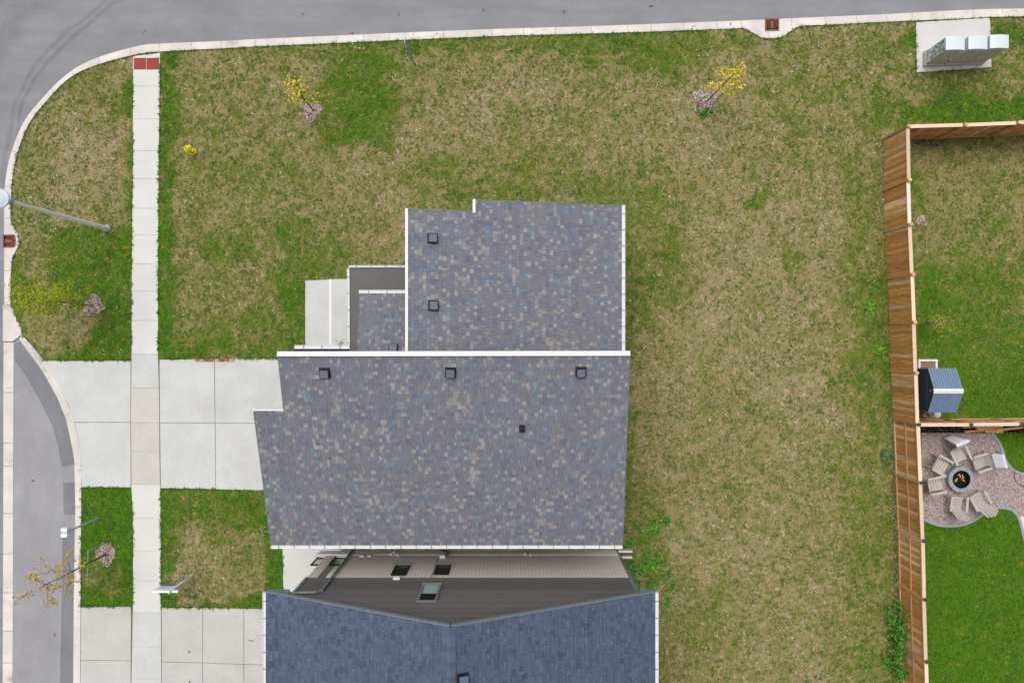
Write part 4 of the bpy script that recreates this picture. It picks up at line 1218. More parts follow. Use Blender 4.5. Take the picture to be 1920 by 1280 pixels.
for px, zt in ((733, 0.95), (737, 0.72), (745.5, 1.05), (984.5, 0.85), (994.5, 1.05)):
    x = (px - CX) * 29.2 / F
    b = MB(); b.tube([(x, YW + 0.0, zt - 0.35), (x, YW + 0.12, zt - 0.35), (x, YW + 0.16, zt - 0.28), (x, YW + 0.16, zt)], 0.032, 8)
    adopt(b.build('intake_pipe', M['porcelain']), h2)
x = (838 - CX) * 29.5 / F
b = MB(); b.tube([(x - 0.4, YW + 0.10, 0.05), (x - 0.1, YW + 0.10, 0.35), (x + 0.06, YW + 0.10, 0.50), (x + 0.06, YW + 0.08, 0.80)], 0.025, 8)
adopt(b.build('gas_pipe', M['black']), h2)
b = MB(); b.tube([(-3.15, YW + 0.014, 0.9), (-3.15, YW + 0.014, 3.38)], 0.012, 6); adopt(b.build('conduit', M['black']), h2)
# low timber frame (window well) at the back corner
wx = empty('window_well', P(1171, 1036), 'low white-edged timber frame against the back corner of the gable house', 'window well')
for y0, w_, m_ in ((0.13, 0.07, 'trim'), (-0.13, 0.07, 'trim')):
    b = MB(); b.box((0, y0, 0.13), (0.60, w_, 0.26)); b.build('side_board', M[m_], wx)
b = MB(); b.box((-0.27, 0, 0.12), (0.05, 0.18, 0.24)); b.build('end_board', M['trim'], wx)
b = MB(); b.box((0, 0, 0.04), (0.56, 0.19, 0.08)); b.build('cover', M['bark'], wx)

# ------------------------------------------------------------------ fences
def fence(posts_px, label, side, rails_side, capmat, first=True, last=True, ztop=1.95, board_side=None):
    """posts_px: post tops in the survey; boards on one side of the rails"""
    pts = [P(x, y, ztop) for x, y in posts_px]
    pts = [Vector((p.x, p.y, 0)) for p in pts]
    root = empty('wooden_fence', pts[0], label, 'fence')
    o0 = pts[0]
    def put(o, pos, ang):
        o.parent = root
        o.location = pos - o0
        o.rotation_euler = (0, 0, ang)
    bcache = {}
    for i in range(len(pts) - 1):
        a, c = pts[i], pts[i + 1]
        d = (c - a); L = d.length; d.normalize(); ang = math.atan2(d.y, d.x)
        nrm = Vector((-d.y, d.x, 0)) * side        # the boarded face
        zb = rnd.uniform(-0.05, 0.04)
        x = 0.06
        nb = int((L - 0.11) / 0.139); wd = (L - 0.11) / nb
        for k in range(nb):
            key = round(wd, 4)
            if key not in bcache:
                b = MB(); w2 = wd / 2 - 0.002
                b.hexa([(-w2, -0.009, 0), (w2, -0.009, 0), (w2, 0.009, 0), (-w2, 0.009, 0)], [(-w2, -0.009, 1.75), (w2, -0.009, 1.75), (w2, 0.009, 1.75), (-w2, 0.009, 1.75)])
                bo = b.build('board', M['board'], link=False); bcache[key] = bo.data; bpy.data.objects.remove(bo)
            o = bpy.data.objects.new('board', bcache[key]); COL.objects.link(o)
            put(o, a + d * (x + wd * (k + 0.5)) + nrm * (0.028 + rnd.uniform(-0.004, 0.004)) + Vector((0, 0, 0.05 + zb)), ang)
        for zr, h in ((0.10, 0.09), (0.93, 0.085), (1.70, 0.085)):
            b = MB(); b.box((0, 0, 0), (L - 0.095, 0.036, h))
            o = b.build('rail', M['rail']); put(o, a + d * (L / 2) + nrm * (-0.004) + Vector((0, 0, zr + zb)), ang)
            if rails_side:
                o.location = (a + d * (L / 2) - nrm * 0.014 + Vector((0, 0, zr + zb))) - o0
        b = MB(); b.box((0, 0, 0), (L - 0.12, 0.145, 0.038))
        put(b.build('top_cap', M['capboard']), a + d * (L / 2) + nrm * 0.005 + Vector((0, 0, 1.83 + zb)), ang)
    for i, p in enumerate(pts):
        if (i == 0 and not first) or (i == len(pts) - 1 and not last): continue
        q = pts[min(i + 1, len(pts) - 1)] - pts[max(i - 1, 0)]
        ang = math.atan2(q.y, q.x)
        nrm = Vector((-q.y, q.x, 0)).normalized() * side
        off = nrm * (0.0 if rails_side else 0.035)
        if rails_side: off = -nrm * 0.012
        b = MB(); b.box((0, 0, 0.93), (0.092, 0.105, 2.0))
        o = b.build('post', M['postwood']); put(o, p + off, ang)
        b = MB(); b.box((0, 0, 0), (0.115, 0.125, 0.035)); b.box((0, 0, 0.022), (0.09, 0.10, 0.012))
        put(b.build('post_cap', capmat), p + off * 0.3 + Vector((0, 0, 1.948)), ang)
    return root
W1 = [(1705, 236), (1707, 337), (1709.5, 420), (1713.5, 514), (1717, 604), (1720, 699), (1723, 796)]
W2 = [(1724, 796), (1728.5, 905), (1733, 1014), (1735.5, 1124), (1739, 1241), (1743, 1355)]
fence(W1, 'stained wooden fence with close boards and pale square post ends', -1, False, M['postcap'], True, False)
fence(W2, 'stained wooden fence with exposed middle rail and dark metal post caps', 1, True, M['navy'])
fence([(1705, 236), (1811, 233), (1912, 229), (2012, 225)], 'wooden fence with pale cap running off from the top corner post', 1, True, M['postcap'], False)
fence([(1724, 796), (1822, 796), (1918, 795), (2016, 794)], 'short wooden partition fence between shed and gravel patio', -1, True, M['navy'], False)

# ------------------------------------------------------------------ garden shed
sx0, sx1 = (1739.5 - CX) * 28.1 / F, (1793 - CX) * 28.1 / F
sy0, sy1 = -(690 - CY) * 28.1 / F, -(773 - CY) * 28.1 / F
sh = empty('garden_shed', ((sx0 + sx1) / 2, (sy0 + sy1) / 2, 0), 'small dark garden shed with blue-grey ribbed gable roof behind the fence', 'shed')
wx_, wy_ = (sx1 - sx0) / 2, (sy0 - sy1) / 2
ze_, zr_ = 1.90, 2.33
b = MB()
b.hexa([(-wx_ + .05, -wy_ + .06, 0), (wx_ - .05, -wy_ + .06, 0), (wx_ - .05, wy_ - .06, 0), (-wx_ + .05, wy_ - .06, 0)],
       [(-wx_ + .05, -wy_ + .06, 1.86), (wx_ - .05, -wy_ + .06, 1.86), (wx_ - .05, wy_ - .06, 1.86), (-wx_ + .05, wy_ - .06, 1.86)])
for s in (-1, 1):
    b.face([(s * (wx_ - .05), -wy_ + .06, 1.86), (s * (wx_ - .05), wy_ - .06, 1.86), (s * (wx_ - .05), 0, zr_ - 0.05)])
wl_ = b.build('wall', M['shedwall'], sh)
for i in range(14):
    zz = 0.07 + i * 0.13
    b = MB(); b.box((-wx_ + 0.042, 0, zz), (0.02, 2 * wy_ - 0.13, 0.112)); b.build('wall_panel', M['shedwall'], wl_)
b = MB(); b.lathe((0, 0, 0), [(0.05, 0), (0.05, 0.02)], 10)
vt = b.build('gable_vent', M['sidetrim'], wl_); vt.location = (-wx_ + 0.03, 0, 2.05); vt.rotation_euler = (0, R(-90), 0)
for s in (-1, 1):
    n = 11; w = 2 * wx_ / n
    th = math.atan2(zr_ - ze_, wy_)
    b = MB()
    b.hexa([(-wx_, s * wy_, ze_ - 0.05), (wx_, s * wy_, ze_ - 0.05), (wx_, s * 0.0, zr_ - 0.05), (-wx_, s * 0.0, zr_ - 0.05)][::s],
           [(-wx_, s * wy_, ze_ - 0.012), (wx_, s * wy_, ze_ - 0.012), (wx_, s * 0.0, zr_ - 0.012), (-wx_, s * 0.0, zr_ - 0.012)][::s])
    rf = b.build('roof_slope', M['shedwall'], sh)
    for k in range(n):
        x0 = -wx_ + k * w + 0.007; x1 = x0 + w - 0.014
        b = MB()
        b.hexa([(x0, s * wy_, ze_ - 0.015), (x1, s * wy_, ze_ - 0.015), (x1, s * 0.08, zr_ - 0.035), (x0, s * 0.08, zr_ - 0.035)][::s],
               [(x0, s * wy_, ze_ + 0.012), (x1, s * wy_, ze_ + 0.012), (x1, s * 0.08, zr_ - 0.008), (x0, s * 0.08, zr_ - 0.008)][::s])
        b.build('roof_panel', M['shedroof'], rf)
b = MB()
b.hexa([(-wx_ - .02, -0.10, zr_ - 0.03), (wx_ + .02, -0.10, zr_ - 0.03), (wx_ + .02, 0.10, zr_ - 0.03), (-wx_ - .02, 0.10, zr_ - 0.03)],
       [(-wx_ - .02, -0.09, zr_ + 0.0), (wx_ + .02, -0.09, zr_ + 0.0), (wx_ + .02, 0.09, zr_ + 0.0), (-wx_ - .02, 0.09, zr_ + 0.0)])
b.tube([(-wx_ - .02, 0, zr_ + 0.0), (wx_ + .02, 0, zr_ + 0.0)], 0.035, 8)
b.build('ridge_cap', M['trim'], sh)
# white planter frame beside it
pf_ = empty('planter_box', P(1735, 688), 'low white plastic planter frame on the grass beside the shed', 'planter')
for c, s in (((0, 0.30, 0.10), (0.84, 0.09, 0.20)), ((0.375, -0.10, 0.10), (0.09, 0.71, 0.20)), ((-0.375, -0.10, 0.10), (0.09, 0.71, 0.20))):
    b = MB(); b.box(c, s); b.build('edge_board', M['trim'], pf_)
b = MB(); b.box((0, -0.1, 0.06), (0.65, 0.70, 0.12)); b.build('soil', M['oldlumber'], pf_)

# ------------------------------------------------------------------ gravel patio
tag((lambda b: (b.flat(W(PATIO), 0.022), b.build('gravel_patio', M['gravelbed']))[1])(MB()), 'pinkish grey gravel patio around the fire pit', 'patio', kind='structure')
tag((lambda b: (b.flat(W(MULCHBED), 0.018), b.build('mulch_bed', M['darkbed']))[1])(MB()), 'narrow bed of dark mulch along the partition fence', 'flower bed', kind='structure')
def stones(name, poly, n, smin, smax, pal, z, label, cat, seed, mat):
    g_ = np.random.default_rng(seed)
    xs = [p[0] for p in poly]; ys = [p[1] for p in poly]
    px = g_.uniform(min(xs), min(max(xs), 1965), n); py = g_.uniform(min(ys), max(ys), n)
    ok = inpoly(px, py, poly); px, py = px[ok], py[ok]
    m = len(px)
    X = (px - CX) * CAM_H / F; Y = -(py - CY) * CAM_H / F
    s = g_.uniform(smin, smax, m)
    octa = np.array([(1, 0, 0), (0, 1, 0), (-1, 0, 0), (0, -1, 0), (0, 0, 0.75), (0, 0, -0.5)])
    fc = np.array([(0, 1, 4), (1, 2, 4), (2, 3, 4), (3, 0, 4), (1, 0, 5), (2, 1, 5), (3, 2, 5), (0, 3, 5)])
    a = g_.random(m) * 6.28
    sx = s * g_.uniform(0.8, 1.5, m); sy = s * g_.uniform(0.6, 1.0, m)
    v = octa[None] * np.stack([sx, sy, s * 0.7], 1)[:, None, :]
    v = v + g_.normal(0, 1, v.shape) * (s * 0.16)[:, None, None]
    ca, sa = np.cos(a)[:, None], np.sin(a)[:, None]
    vx = v[..., 0] * ca - v[..., 1] * sa + X[:, None]; vy = v[..., 0] * sa + v[..., 1] * ca + Y[:, None]
    vz = v[..., 2] + z + (s * 0.3)[:, None]
    V = np.stack([vx, vy, vz], -1).reshape(-1, 3)
    Fc = (fc[None] + (np.arange(m) * 6)[:, None, None]).reshape(-1, 3)
    pal = np.array(pal); c = pal[g_.integers(0, len(pal), m)] * g_.uniform(0.8, 1.2, (m, 1))
    o = npmesh(name, V, Fc, np.repeat(c, 6, 0), mat)
    return tag(o, label, cat, kind='stuff')
stones('gravel', PATIO, 16000, 0.016, 0.034, [S(212, 190, 186), S(188, 166, 164), S(220, 208, 206), S(176, 172, 178), S(236, 228, 224), S(200, 164, 154), S(150, 138, 140)], 0.022,
       'loose pink and grey pebbles covering the patio', 'gravel', 41, M['stone'])
stones('bark_mulch', MULCHBED, 2600, 0.02, 0.045, [S(30, 28, 28), S(48, 42, 40), S(62, 56, 54), S(22, 20, 20), S(120, 116, 112)], 0.018, 'dark bark chips in the bed along the partition fence', 'mulch', 42, M['chip'])
def edging(px, label, w=0.12, seg=0.32):
    pts = cr([tuple(P(*p)[:2]) for p in px], 8)
    d = [0.0]
    for a, c in zip(pts, pts[1:]): d.append(d[-1] + math.hypot(a[0] - c[0], a[1] - c[1]))
    arr = np.array(pts)
    root = empty('edging', (pts[0][0], pts[0][1], 0), label, 'edging'); root['kind'] = 'structure'
    s = 0.0
    while s < d[-1] - 0.05:
        e = min(d[-1], s + seg)
        q = [(float(np.interp(t, d, arr[:, 0])), float(np.interp(t, d, arr[:, 1]))) for t in (s + 0.003, e - 0.003)]
        tx, ty = q[1][0] - q[0][0], q[1][1] - q[0][1]; L = math.hypot(tx, ty); nx_, ny_ = -ty / L * w / 2, tx / L * w / 2
        b = MB()
        b.prism([(q[0][0] + nx_ - pts[0][0], q[0][1] + ny_ - pts[0][1]), (q[0][0] - nx_ - pts[0][0], q[0][1] - ny_ - pts[0][1]),
                 (q[1][0] - nx_ - pts[0][0], q[1][1] - ny_ - pts[0][1]), (q[1][0] + nx_ - pts[0][0], q[1][1] + ny_ - pts[0][1])], -0.08, 0.065)
        b.build('edging_block', M['edging'], root)
        s = e
edging([(1858, 811), (1869, 825), (1877, 840), (1881, 855), (1887, 868), (1896, 879), (1906, 885), (1920, 888), (1950, 889)], 'curved grey stone edging between patio and upper lawn')
edging([(1730, 973), (1757, 983), (1782, 985), (1806, 982), (1827, 973.5), (1846, 959.5), (1867, 951), (1884, 951), (1896, 954.5), (1905, 963.5), (1911, 976), (1917, 1002), (1925, 1030)], 'wavy grey stone edging between patio and lush lawn')
b = MB(); b.tube([P(1903, 883, 0.06), P(1901.5, 892, 0.05), P(1904, 901, 0.05), P(1910, 907, 0.05), P(1922, 912, 0.05), P(1945, 915, 0.05)], 0.014, 6)
tag(b.build('garden_hose', M['black']), 'thin black hose curling over the gravel', 'hose')
# fire pit
fpx, fpy = 1794.5, 896
c0 = P(fpx, fpy)
fp = empty('fire_pit', (c0.x, c0.y, 0.02), 'round grey stone fire pit ring with charred logs', 'fire pit')
NB = 9
for lay in range(2):
    for k in range(NB):
        a0 = 2 * math.pi * (k + 0.5 * lay) / NB + 0.014; a1 = 2 * math.pi * (k + 1 + 0.5 * lay) / NB - 0.014
        b = MB(); ri, ro = 0.395, 0.565
        aa = [a0 + (a1 - a0) * t / 4 for t in range(5)]
        pol = [(ro * math.cos(t), ro * math.sin(t)) for t in aa] + [(ri * math.cos(t), ri * math.sin(t)) for t in reversed(aa)]
        b.prism(pol, 0.0 + lay * 0.142, 0.138 + lay * 0.142)
        b.build('ring_block', M['ringblock'], fp)
b = MB(); b.lathe((0, 0, 0), [(0.39, 0.0), (0.39, 0.04), (0.2, 0.07), (0.02, 0.09)], 24); b.build('ash_bed', M['char'], fp)
b = MB(); b.lathe((0, 0, 0), [(0.392, 0.0), (0.392, 0.26), (0.376, 0.26), (0.376, 0.04)], 24); b.build('steel_liner', M['char'], fp)
for k in range(26):
    a = rnd.random() * 6.28; r_ = rnd.uniform(0, 0.20); L = rnd.uniform(0.08, 0.26)
    d = Vector((math.cos(a * 3.1), math.sin(a * 3.1), rnd.uniform(-0.2, 0.25))).normalized()
    p = Vector((r_ * math.cos(a), r_ * math.sin(a), 0.11 + rnd.uniform(0, 0.06)))
    b = MB(); b.bar(p - d * L / 2, p + d * L / 2, rnd.uniform(0.025, 0.06))
    b.build('log', M['char'] if k % 3 else M['paleburn'], fp)

# chairs
def make_chair(px, py, fx_, fy_, label):
    p = P(px, py, 0.36)
    ang = math.atan2(-fy_, fx_) - math.pi / 2      # local +Y looks toward the pit
    ch = empty('garden_chair', (p.x, p.y, 0.022), label, 'chair', 'resin chairs around the fire pit', ang)
    # seat of slats, dipping to the back
    for k in range(5):
        y0 = 0.25 - k * 0.105
        b = MB(); b.box((0, y0 - 0.046, 0.37 - k * 0.022), (0.52, 0.092, 0.022), Matrix.Rotation(R(12), 3, 'X')); b.build('seat_slat', M['resin'], ch)
    b = MB()
    for s in (-1, 1): b.bar((s * 0.235, 0.26, 0.345), (s * 0.235, -0.34, 0.21), 0.035, 0.06)
    b.bar((-0.25, 0.255, 0.335), (0.25, 0.255, 0.335), 0.025, 0.06)
    b.build('seat_frame', M['resin'], ch)
    for k in range(5):
        x = -0.208 + k * 0.104
        top = 0.98 - 0.05 * abs(k - 2) ** 1.6 * 0.6
        dv = Vector((0, -0.36, 0.64)); t1 = (top - 0.27) / 0.64
        a = Vector((x * 0.9, -0.24, 0.27)); c = Vector((x * 1.12, -0.24 - 0.36 * t1, 0.27 + 0.64 * t1))
        b = MB(); b.bar(a, c, 0.094, 0.020, up=Vector((0, 0.87, 0.49))); b.build('back_slat', M['resin'], ch)
    b = MB(); b.bar((-0.27, -0.42, 0.56), (0.27, -0.42, 0.56), 0.03, 0.05); b.build('back_rail', M['resin'], ch)
    for s in (-1, 1):
        b = MB(); b.box((s * 0.335, -0.02, 0.555), (0.105, 0.66, 0.028), Matrix.Rotation(R(3), 3, 'X')); b.build('arm', M['resin'], ch)
        b = MB(); b.bar((s * 0.33, 0.24, 0.0), (s * 0.325, 0.22, 0.55), 0.09, 0.04); b.build('leg', M['resin'], ch)
        b = MB(); b.bar((s * 0.29, -0.42, 0.0), (s * 0.30, -0.33, 0.54), 0.07, 0.04); b.build('leg', M['resin'], ch)
        b = MB(); b.bar((s * 0.27, 0.20, 0.33), (s * 0.29, -0.44, 0.03), 0.03, 0.07); b.build('side_rail', M['resin'], ch)
    return ch
ch1 = make_chair(1797, 853, 0.40, 0.92, 'resin chair with a crumpled pale towel trailing off its back')
ch2 = make_chair(1763, 872, 0.86, 0.50, 'resin chair set between the towel chair and fence, arms bare')
ch3 = make_chair(1753, 908, 0.97, -0.24, 'resin chair standing closest to the wooden fence')
ch4 = make_chair(1793, 942, 0.06, -1.0, 'resin chair straight below the fire pit near the lower edging')
ch5 = make_chair(1833, 936, -0.50, -0.87, 'resin chair leaning its back over the wavy lawn edging')
ch6 = make_chair(1836, 866, -0.96, 0.28, 'resin chair with a smooth white towel hung over its back')
def towel(ch, label, crumple, seed):
    """cloth draped over the chair back, in the chair's own frame"""
    r_ = np.random.default_rng(seed)
    NU, NV = 16, 30
    mw = Matrix.Translation(ch.location) @ Matrix.Rotation(ch.rotation_euler.z, 4, 'Z')
    prof = []   # over the top of the back: front hang then rear hang
    # back plane from (y=-.24,z=.27) direction (-.36,.64)
    for k in range(NV + 1):
        t = k / NV
        if t < 0.45:
            s = 0.45 - t
            y = -0.24 - 0.36 * 1.10 + 0.36 * s * 1.25 + 0.028; z = 0.27 + 0.64 * 1.10 - 0.64 * s * 1.25 + 0.03
        elif t < 0.55:
            u = (t - 0.45) / 0.10
            y = -0.24 - 0.36 * 1.10 + 0.028 - 0.085 * u; z = 0.27 + 0.64 * 1.10 + 0.03 + 0.025 * math.sin(u * math.pi)
        else:
            s = (t - 0.55)
            y = -0.24 - 0.36 * 1.10 - 0.06 - s * (0.42 if crumple else 0.16); z = 0.27 + 0.64 * 1.10 + 0.03 - s * 1.45
        prof.append((y, max(z, 0.03)))
    V = []
    for k, (y, z) in enumerate(prof):
        t = k / NV
        for j in range(NU + 1):
            u = j / NU * 2 - 1
            wv = math.sin(u * 7 + seed + t * 3) * (0.05 if crumple else 0.022) * (0.3 + 2.0 * abs(t - 0.5)) + math.sin(u * 15 + t * 5) * (0.02 if crumple else 0.010)
            sk = (0.18 * (t - 0.5) if crumple else 0.03 * (t - 0.5))
            x = u * (0.31 + (-0.30 * max(0, t - 0.5) - 0.12 * max(0, 0.5 - t) if crumple else 0)) + sk + 0.02 * math.sin(t * 9)
            zz = z + (wv if t > 0.6 else abs(wv) * 0.5) * (1 if z > 0.06 else 0)
            V.append(mw @ Vector((x, y - (abs(wv) * 1.2 if t > 0.55 else -abs(wv) * 0.3), zz)))
    b = MB(); b.v = [tuple(v) for v in V]
    for k in range(NV):
        for j in range(NU):
            i = k * (NU + 1) + j
            b.f.append((i, i + 1, i + NU + 2, i + NU + 1)); b.c.append(b.cur)
    o = b.build('towel', M['towel'], smooth=True)
    so = o.modifiers.new('thick', 'SOLIDIFY'); so.thickness = 0.008
    return tag(o, label, 'towel')
towel(ch1, 'crumpled lilac-white towel trailing behind a resin chair', True, 2)
towel(ch6, 'smooth white towel hung over the chair by the curved edging', False, 5)

# lumber
def plank(px0, px1, z, w, mat, label, group, th=0.03):
    a, c = P(*px0, z), P(*px1, z)
    o = MB(); m_ = (a + c) / 2
    o.bar(a - m_, c - m_, w, th)
    ob = o.build('plank', M[mat]); ob.location = m_
    return tag(ob, label, 'plank', group)
LB = 'leftover planks along the partition fence'
for i, (a, c, z, w) in enumerate([((1809, 809.5), (1868, 804.5), 0.035, 0.09), ((1847, 808), (1881, 808.5), 0.075, 0.12), ((1862, 806.5), (1872, 810.5), 0.11, 0.10), ((1868, 806), (1918, 801), 0.15, 0.09),
                                  ((1832, 805), (1880, 799), 0.19, 0.08), ((1805, 801), (1830, 800.5), 0.035, 0.05), ((1829, 802), (1846, 801), 0.23, 0.06), ((1830, 800), (1878, 801), 0.27, 0.06)]):
    a2 = (a[0], a[1]); plank(a, c, z, w, 'lumber', 'fresh yellow plank lying in the loose lumber pile by partition fence', LB)
for i, (a, c, z, w) in enumerate([((1733, 775), (1741, 788), 0.04, 0.26), ((1741, 774), (1749, 786), 0.04, 0.22), ((1736, 783), (1752, 787), 0.075, 0.12)]):
    plank(a, c, z, w, 'oldlumber', 'weathered old plank on the ground beside the shed', 'old planks by the shed')
b = MB()
pr_ = P(1756, 777)
b.lathe((0, 0, 0), [(0.17, 0), (0.16, 0.08), (0.10, 0.14), (0.03, 0.16)], 9)
ro_ = b.build('rock', M['found']); ro_.location = pr_; tag(ro_, 'pale grey rock lying between shed and planks', 'rock')

# ------------------------------------------------------------------ mailboxes
GRP = 'community mailboxes on the concrete pad'
for i, (x0, x1, yb, lab) in enumerate([(18.03, 18.79, 12.63, 'first pale mint mailbox cabinet with printed side panel facing the lawn'),
                                       (18.97, 19.73, 12.66, 'middle pale mint mailbox cabinet of the three'), (19.86, 20.62, 12.70, 'pale mint mailbox cabinet overhanging the grass end of the pad')]):
    cx = (x0 + x1) / 2; w = x1 - x0; d = 0.53; cy = yb - d / 2
    mb = empty('community_mailbox', (cx - 0.03 * i, cy, 0.05), lab, 'mailbox', GRP)
    b = MB(); b.box((0, -0.02, 0.10), (w + 0.06, d + 0.10, 0.20)); b.box((0, -0.01, 0.32), (w + 0.02, d + 0.04, 0.24))
    b.build('plinth', M['plinth'], mb)
    b = MB(); b.box((0.03 * i, 0, 1.02), (w, d, 1.16)); bd = b.build('cabinet', M['mailside'], mb)
    b = MB(); b.box((0.03 * i, -d / 2 - 0.006, 1.02), (w - 0.06, 0.010, 1.08)); b.build('printed_front', M['collage'], bd)
    if i == 0:
        b = MB(); b.box((-w / 2 - 0.005, 0, 1.02), (0.008, d - 0.05, 1.08)); b.build('printed_side', M['collage2'], bd)
    for r_ in range(6):
        for c_ in range(3):
            b = MB(); b.box((0.03 * i - w / 3 + c_ * w / 3.2 + 0.01, -d / 2 - 0.015, 0.60 + r_ * 0.165), (w / 3.6, 0.010, 0.145)); b.build('locker_door', M['collage'], bd)
    n = 8; pr2 = []
    for k in range(n + 1):
        t = k / n * 2 - 1
        pr2.append((0.03 * i + t * (w / 2 + 0.012), 1.60 + 0.055 * (1 - t * t)))
    b = MB(); dd = d / 2 + 0.012
    base = [(x, -dd, z) for x, z in pr2]; back = [(x, dd, z) for x, z in pr2]
    for k in range(n):
        b.face([base[k], base[k + 1], back[k + 1], back[k]])
    b.face(base[::-1][:0] or [(pr2[0][0], -dd, 1.585)] + [(pr2[-1][0], -dd, 1.585)] + base[::-1])
    b.face([(pr2[-1][0], dd, 1.585)] + [(pr2[0][0], dd, 1.585)] + back)
    b.face([(pr2[0][0], -dd, 1.585), (pr2[0][0], dd, 1.585), (pr2[-1][0], dd, 1.585), (pr2[-1][0], -dd, 1.585)])
    b.face([(pr2[0][0], dd, 1.585), (pr2[0][0], -dd, 1.585), base[0], back[0]])
    b.face([(pr2[-1][0], -dd, 1.585), (pr2[-1][0], dd, 1.585), back[-1], base[-1]])
    b.build('lid', M['mailtop'], mb)

# ------------------------------------------------------------------ street furniture
lp = P(200, 428)
sl_ = empty('street_lamp', (lp.x, lp.y, 0), 'tall pale grey street lamp with round disc head over the kerb', 'street lamp')
b = MB(); b.tube([(0, 0, -0.02), (0, 0, 0.5), (0, 0, 5.85)], [0.100, 0.095, 0.062], 14); b.build('pole', M['pole'], sl_)
b = MB(); b.lathe((0, 0, 0), [(0.15, 0), (0.15, 0.03), (0.10, 0.05)], 14); b.build('base_plate', M['steel'], sl_)
hd = MB(); hd.lathe((0, 0, 0), [(0.07, 5.80), (0.10, 5.95), (0.10, 6.10), (0.20, 6.14), (0.33, 6.22), (0.345, 6.26), (0.33, 6.29), (0.20, 6.325), (0.19, 6.333), (0.10, 6.342), (0.02, 6.345)], 28)
hd.build('lamp_head', M['lamp'], sl_, smooth=False)
hd = MB(); hd.lathe((0, 0, 0), [(0.095, 5.70), (0.095, 5.80)], 14); hd.build('collar', M['steel'], sl_)

hp = P(362, 285)
hy = empty('fire_hydrant', (hp.x, hp.y, 0), 'yellow fire hydrant with blue side cap on the lawn', 'hydrant')
b = MB(); b.lathe((0, 0, 0), [(0.15, 0), (0.15, 0.05), (0.115, 0.06), (0.115, 0.46), (0.15, 0.47), (0.15, 0.51), (0.13, 0.53), (0.115, 0.60), (0.075, 0.66), (0.03, 0.69)], 20)
b.build('barrel', M['yellow'], hy)
b = MB(); b.lathe((0, 0, 0.68), [(0.035, 0), (0.035, 0.05)], 5); b.build('operating_nut', M['bark'], hy)
for dx, dy, m_, L, r_ in ((0.25, 0.97, 'blue', 0.20, 0.06), (-0.97, 0.25, 'yellow', 0.17, 0.05), (0.97, -0.25, 'yellow', 0.17, 0.05)):
    b = MB(); b.tube([(dx * 0.08, dy * 0.08, 0.38), (dx * L, dy * L, 0.38)], r_, 10); o = b.build('hose_outlet', M['yellow'], hy)
    b = MB(); b.tube([(dx * (L - 0.012), dy * (L - 0.012), 0.38), (dx * (L + 0.035), dy * (L + 0.035), 0.38)], r_ + 0.012, 8); b.build('cap', M[m_], o)

def sign_post(px, py, h, label, plates, w=0.055):
    p = P(px, py); o = empty('sign_post', (p.x, p.y, 0), label, 'sign')
    b = MB(); b.box((0, 0, h / 2 - 0.03), (w, w * 0.8, h)); b.build('post', M['steel'], o)
    for c, s in plates:
        b = MB(); b.box(c, s); pl = b.build('plate', M['signgrey'], o)
        c2 = (c[0] + (s[0] / 2 + 0.003 if s[0] < s[1] else 0), c[1] + (0 if s[0] < s[1] else s[1] / 2 + 0.003), c[2])
        b = MB(); b.box(c2, (0.004, s[1] * 0.88, s[2] * 0.88) if s[0] < s[1] else (s[0] * 0.88, 0.004, s[2] * 0.88)); b.build('sign_face', M['signwhite'], pl)
    return o
sign_post(777.5, 123, 2.62, 'slim steel sign post beside the long straight kerb', [((-0.035, 0, 2.40), (0.012, 0.30, 0.42))])
p = P(187, 970); sg = empty('sign_post', (p.x, p.y, 0), 'steel post topped by two small white boxes over the parking bay', 'post')
b = MB(); b.box((0, 0, 1.14), (0.07, 0.06, 2.36)); b.build('post', M['steel'], sg)
b = MB(); b.box((0, 0, 2.25), (0.20, 0.10, 0.05)); b.build('bracket', M['steel'], sg)
for y_ in (-0.105, 0.105):
    b = MB(); b.box((-0.02, y_, 2.28), (0.24, 0.15, 0.16)); bx = b.build('box', M['signgrey'], sg)
    b = MB(); b.box((-0.02, y_, 2.366), (0.25, 0.16, 0.012)); b.build('lid', M['signwhite'], bx)
cbx = []
rs = empty('estate_sign', P(360, 1078.5), 'white hanging yard sign with blue band on an arm post', 'sign')
b = MB(); b.box((0, 0, 1.0), (0.10, 0.10, 2.04)); b.build('post', M['signwhite'], rs)
b = MB(); b.box((0, 0, 2.03), (0.07, 0.07, 0.05)); b.build('finial', M['trim'], rs)
b = MB(); b.box((-0.22, 0.0, 1.88), (1.08, 0.09, 0.09)); ar = b.build('arm', M['signwhite'], rs)
b = MB()
for x in (-0.62, -0.20): b.bar((x, 0, 1.80), (x, 0, 1.84), 0.012)
b.build('hook', M['black'], rs)
b = MB(); b.box((-0.41, 0, 1.44), (0.66, 0.02, 0.72)); pn = b.build('panel', M['signwhite'], rs)
b = MB(); b.box((-0.41, 0.013, 1.19), (0.62, 0.005, 0.18)); b.build('blue_band', M['signblue'], pn)
for z, w in ((1.34, 0.5), (1.42, 0.56), (1.60, 0.44)):
    x = -0.41 - w / 2
    b = MB()
    while x < -0.41 + w / 2:
        q = rnd.uniform(0.03, 0.09); b.box((x + q / 2, 0.012, z), (q, 0.004, 0.03)); x += q + 0.03
    b.build('lettering', M['black'], pn)
b = MB(); b.box((0.0, 0.054, 0.55), (0.03, 0.006, 0.6)); b.build('post_slot', M['black'], rs)

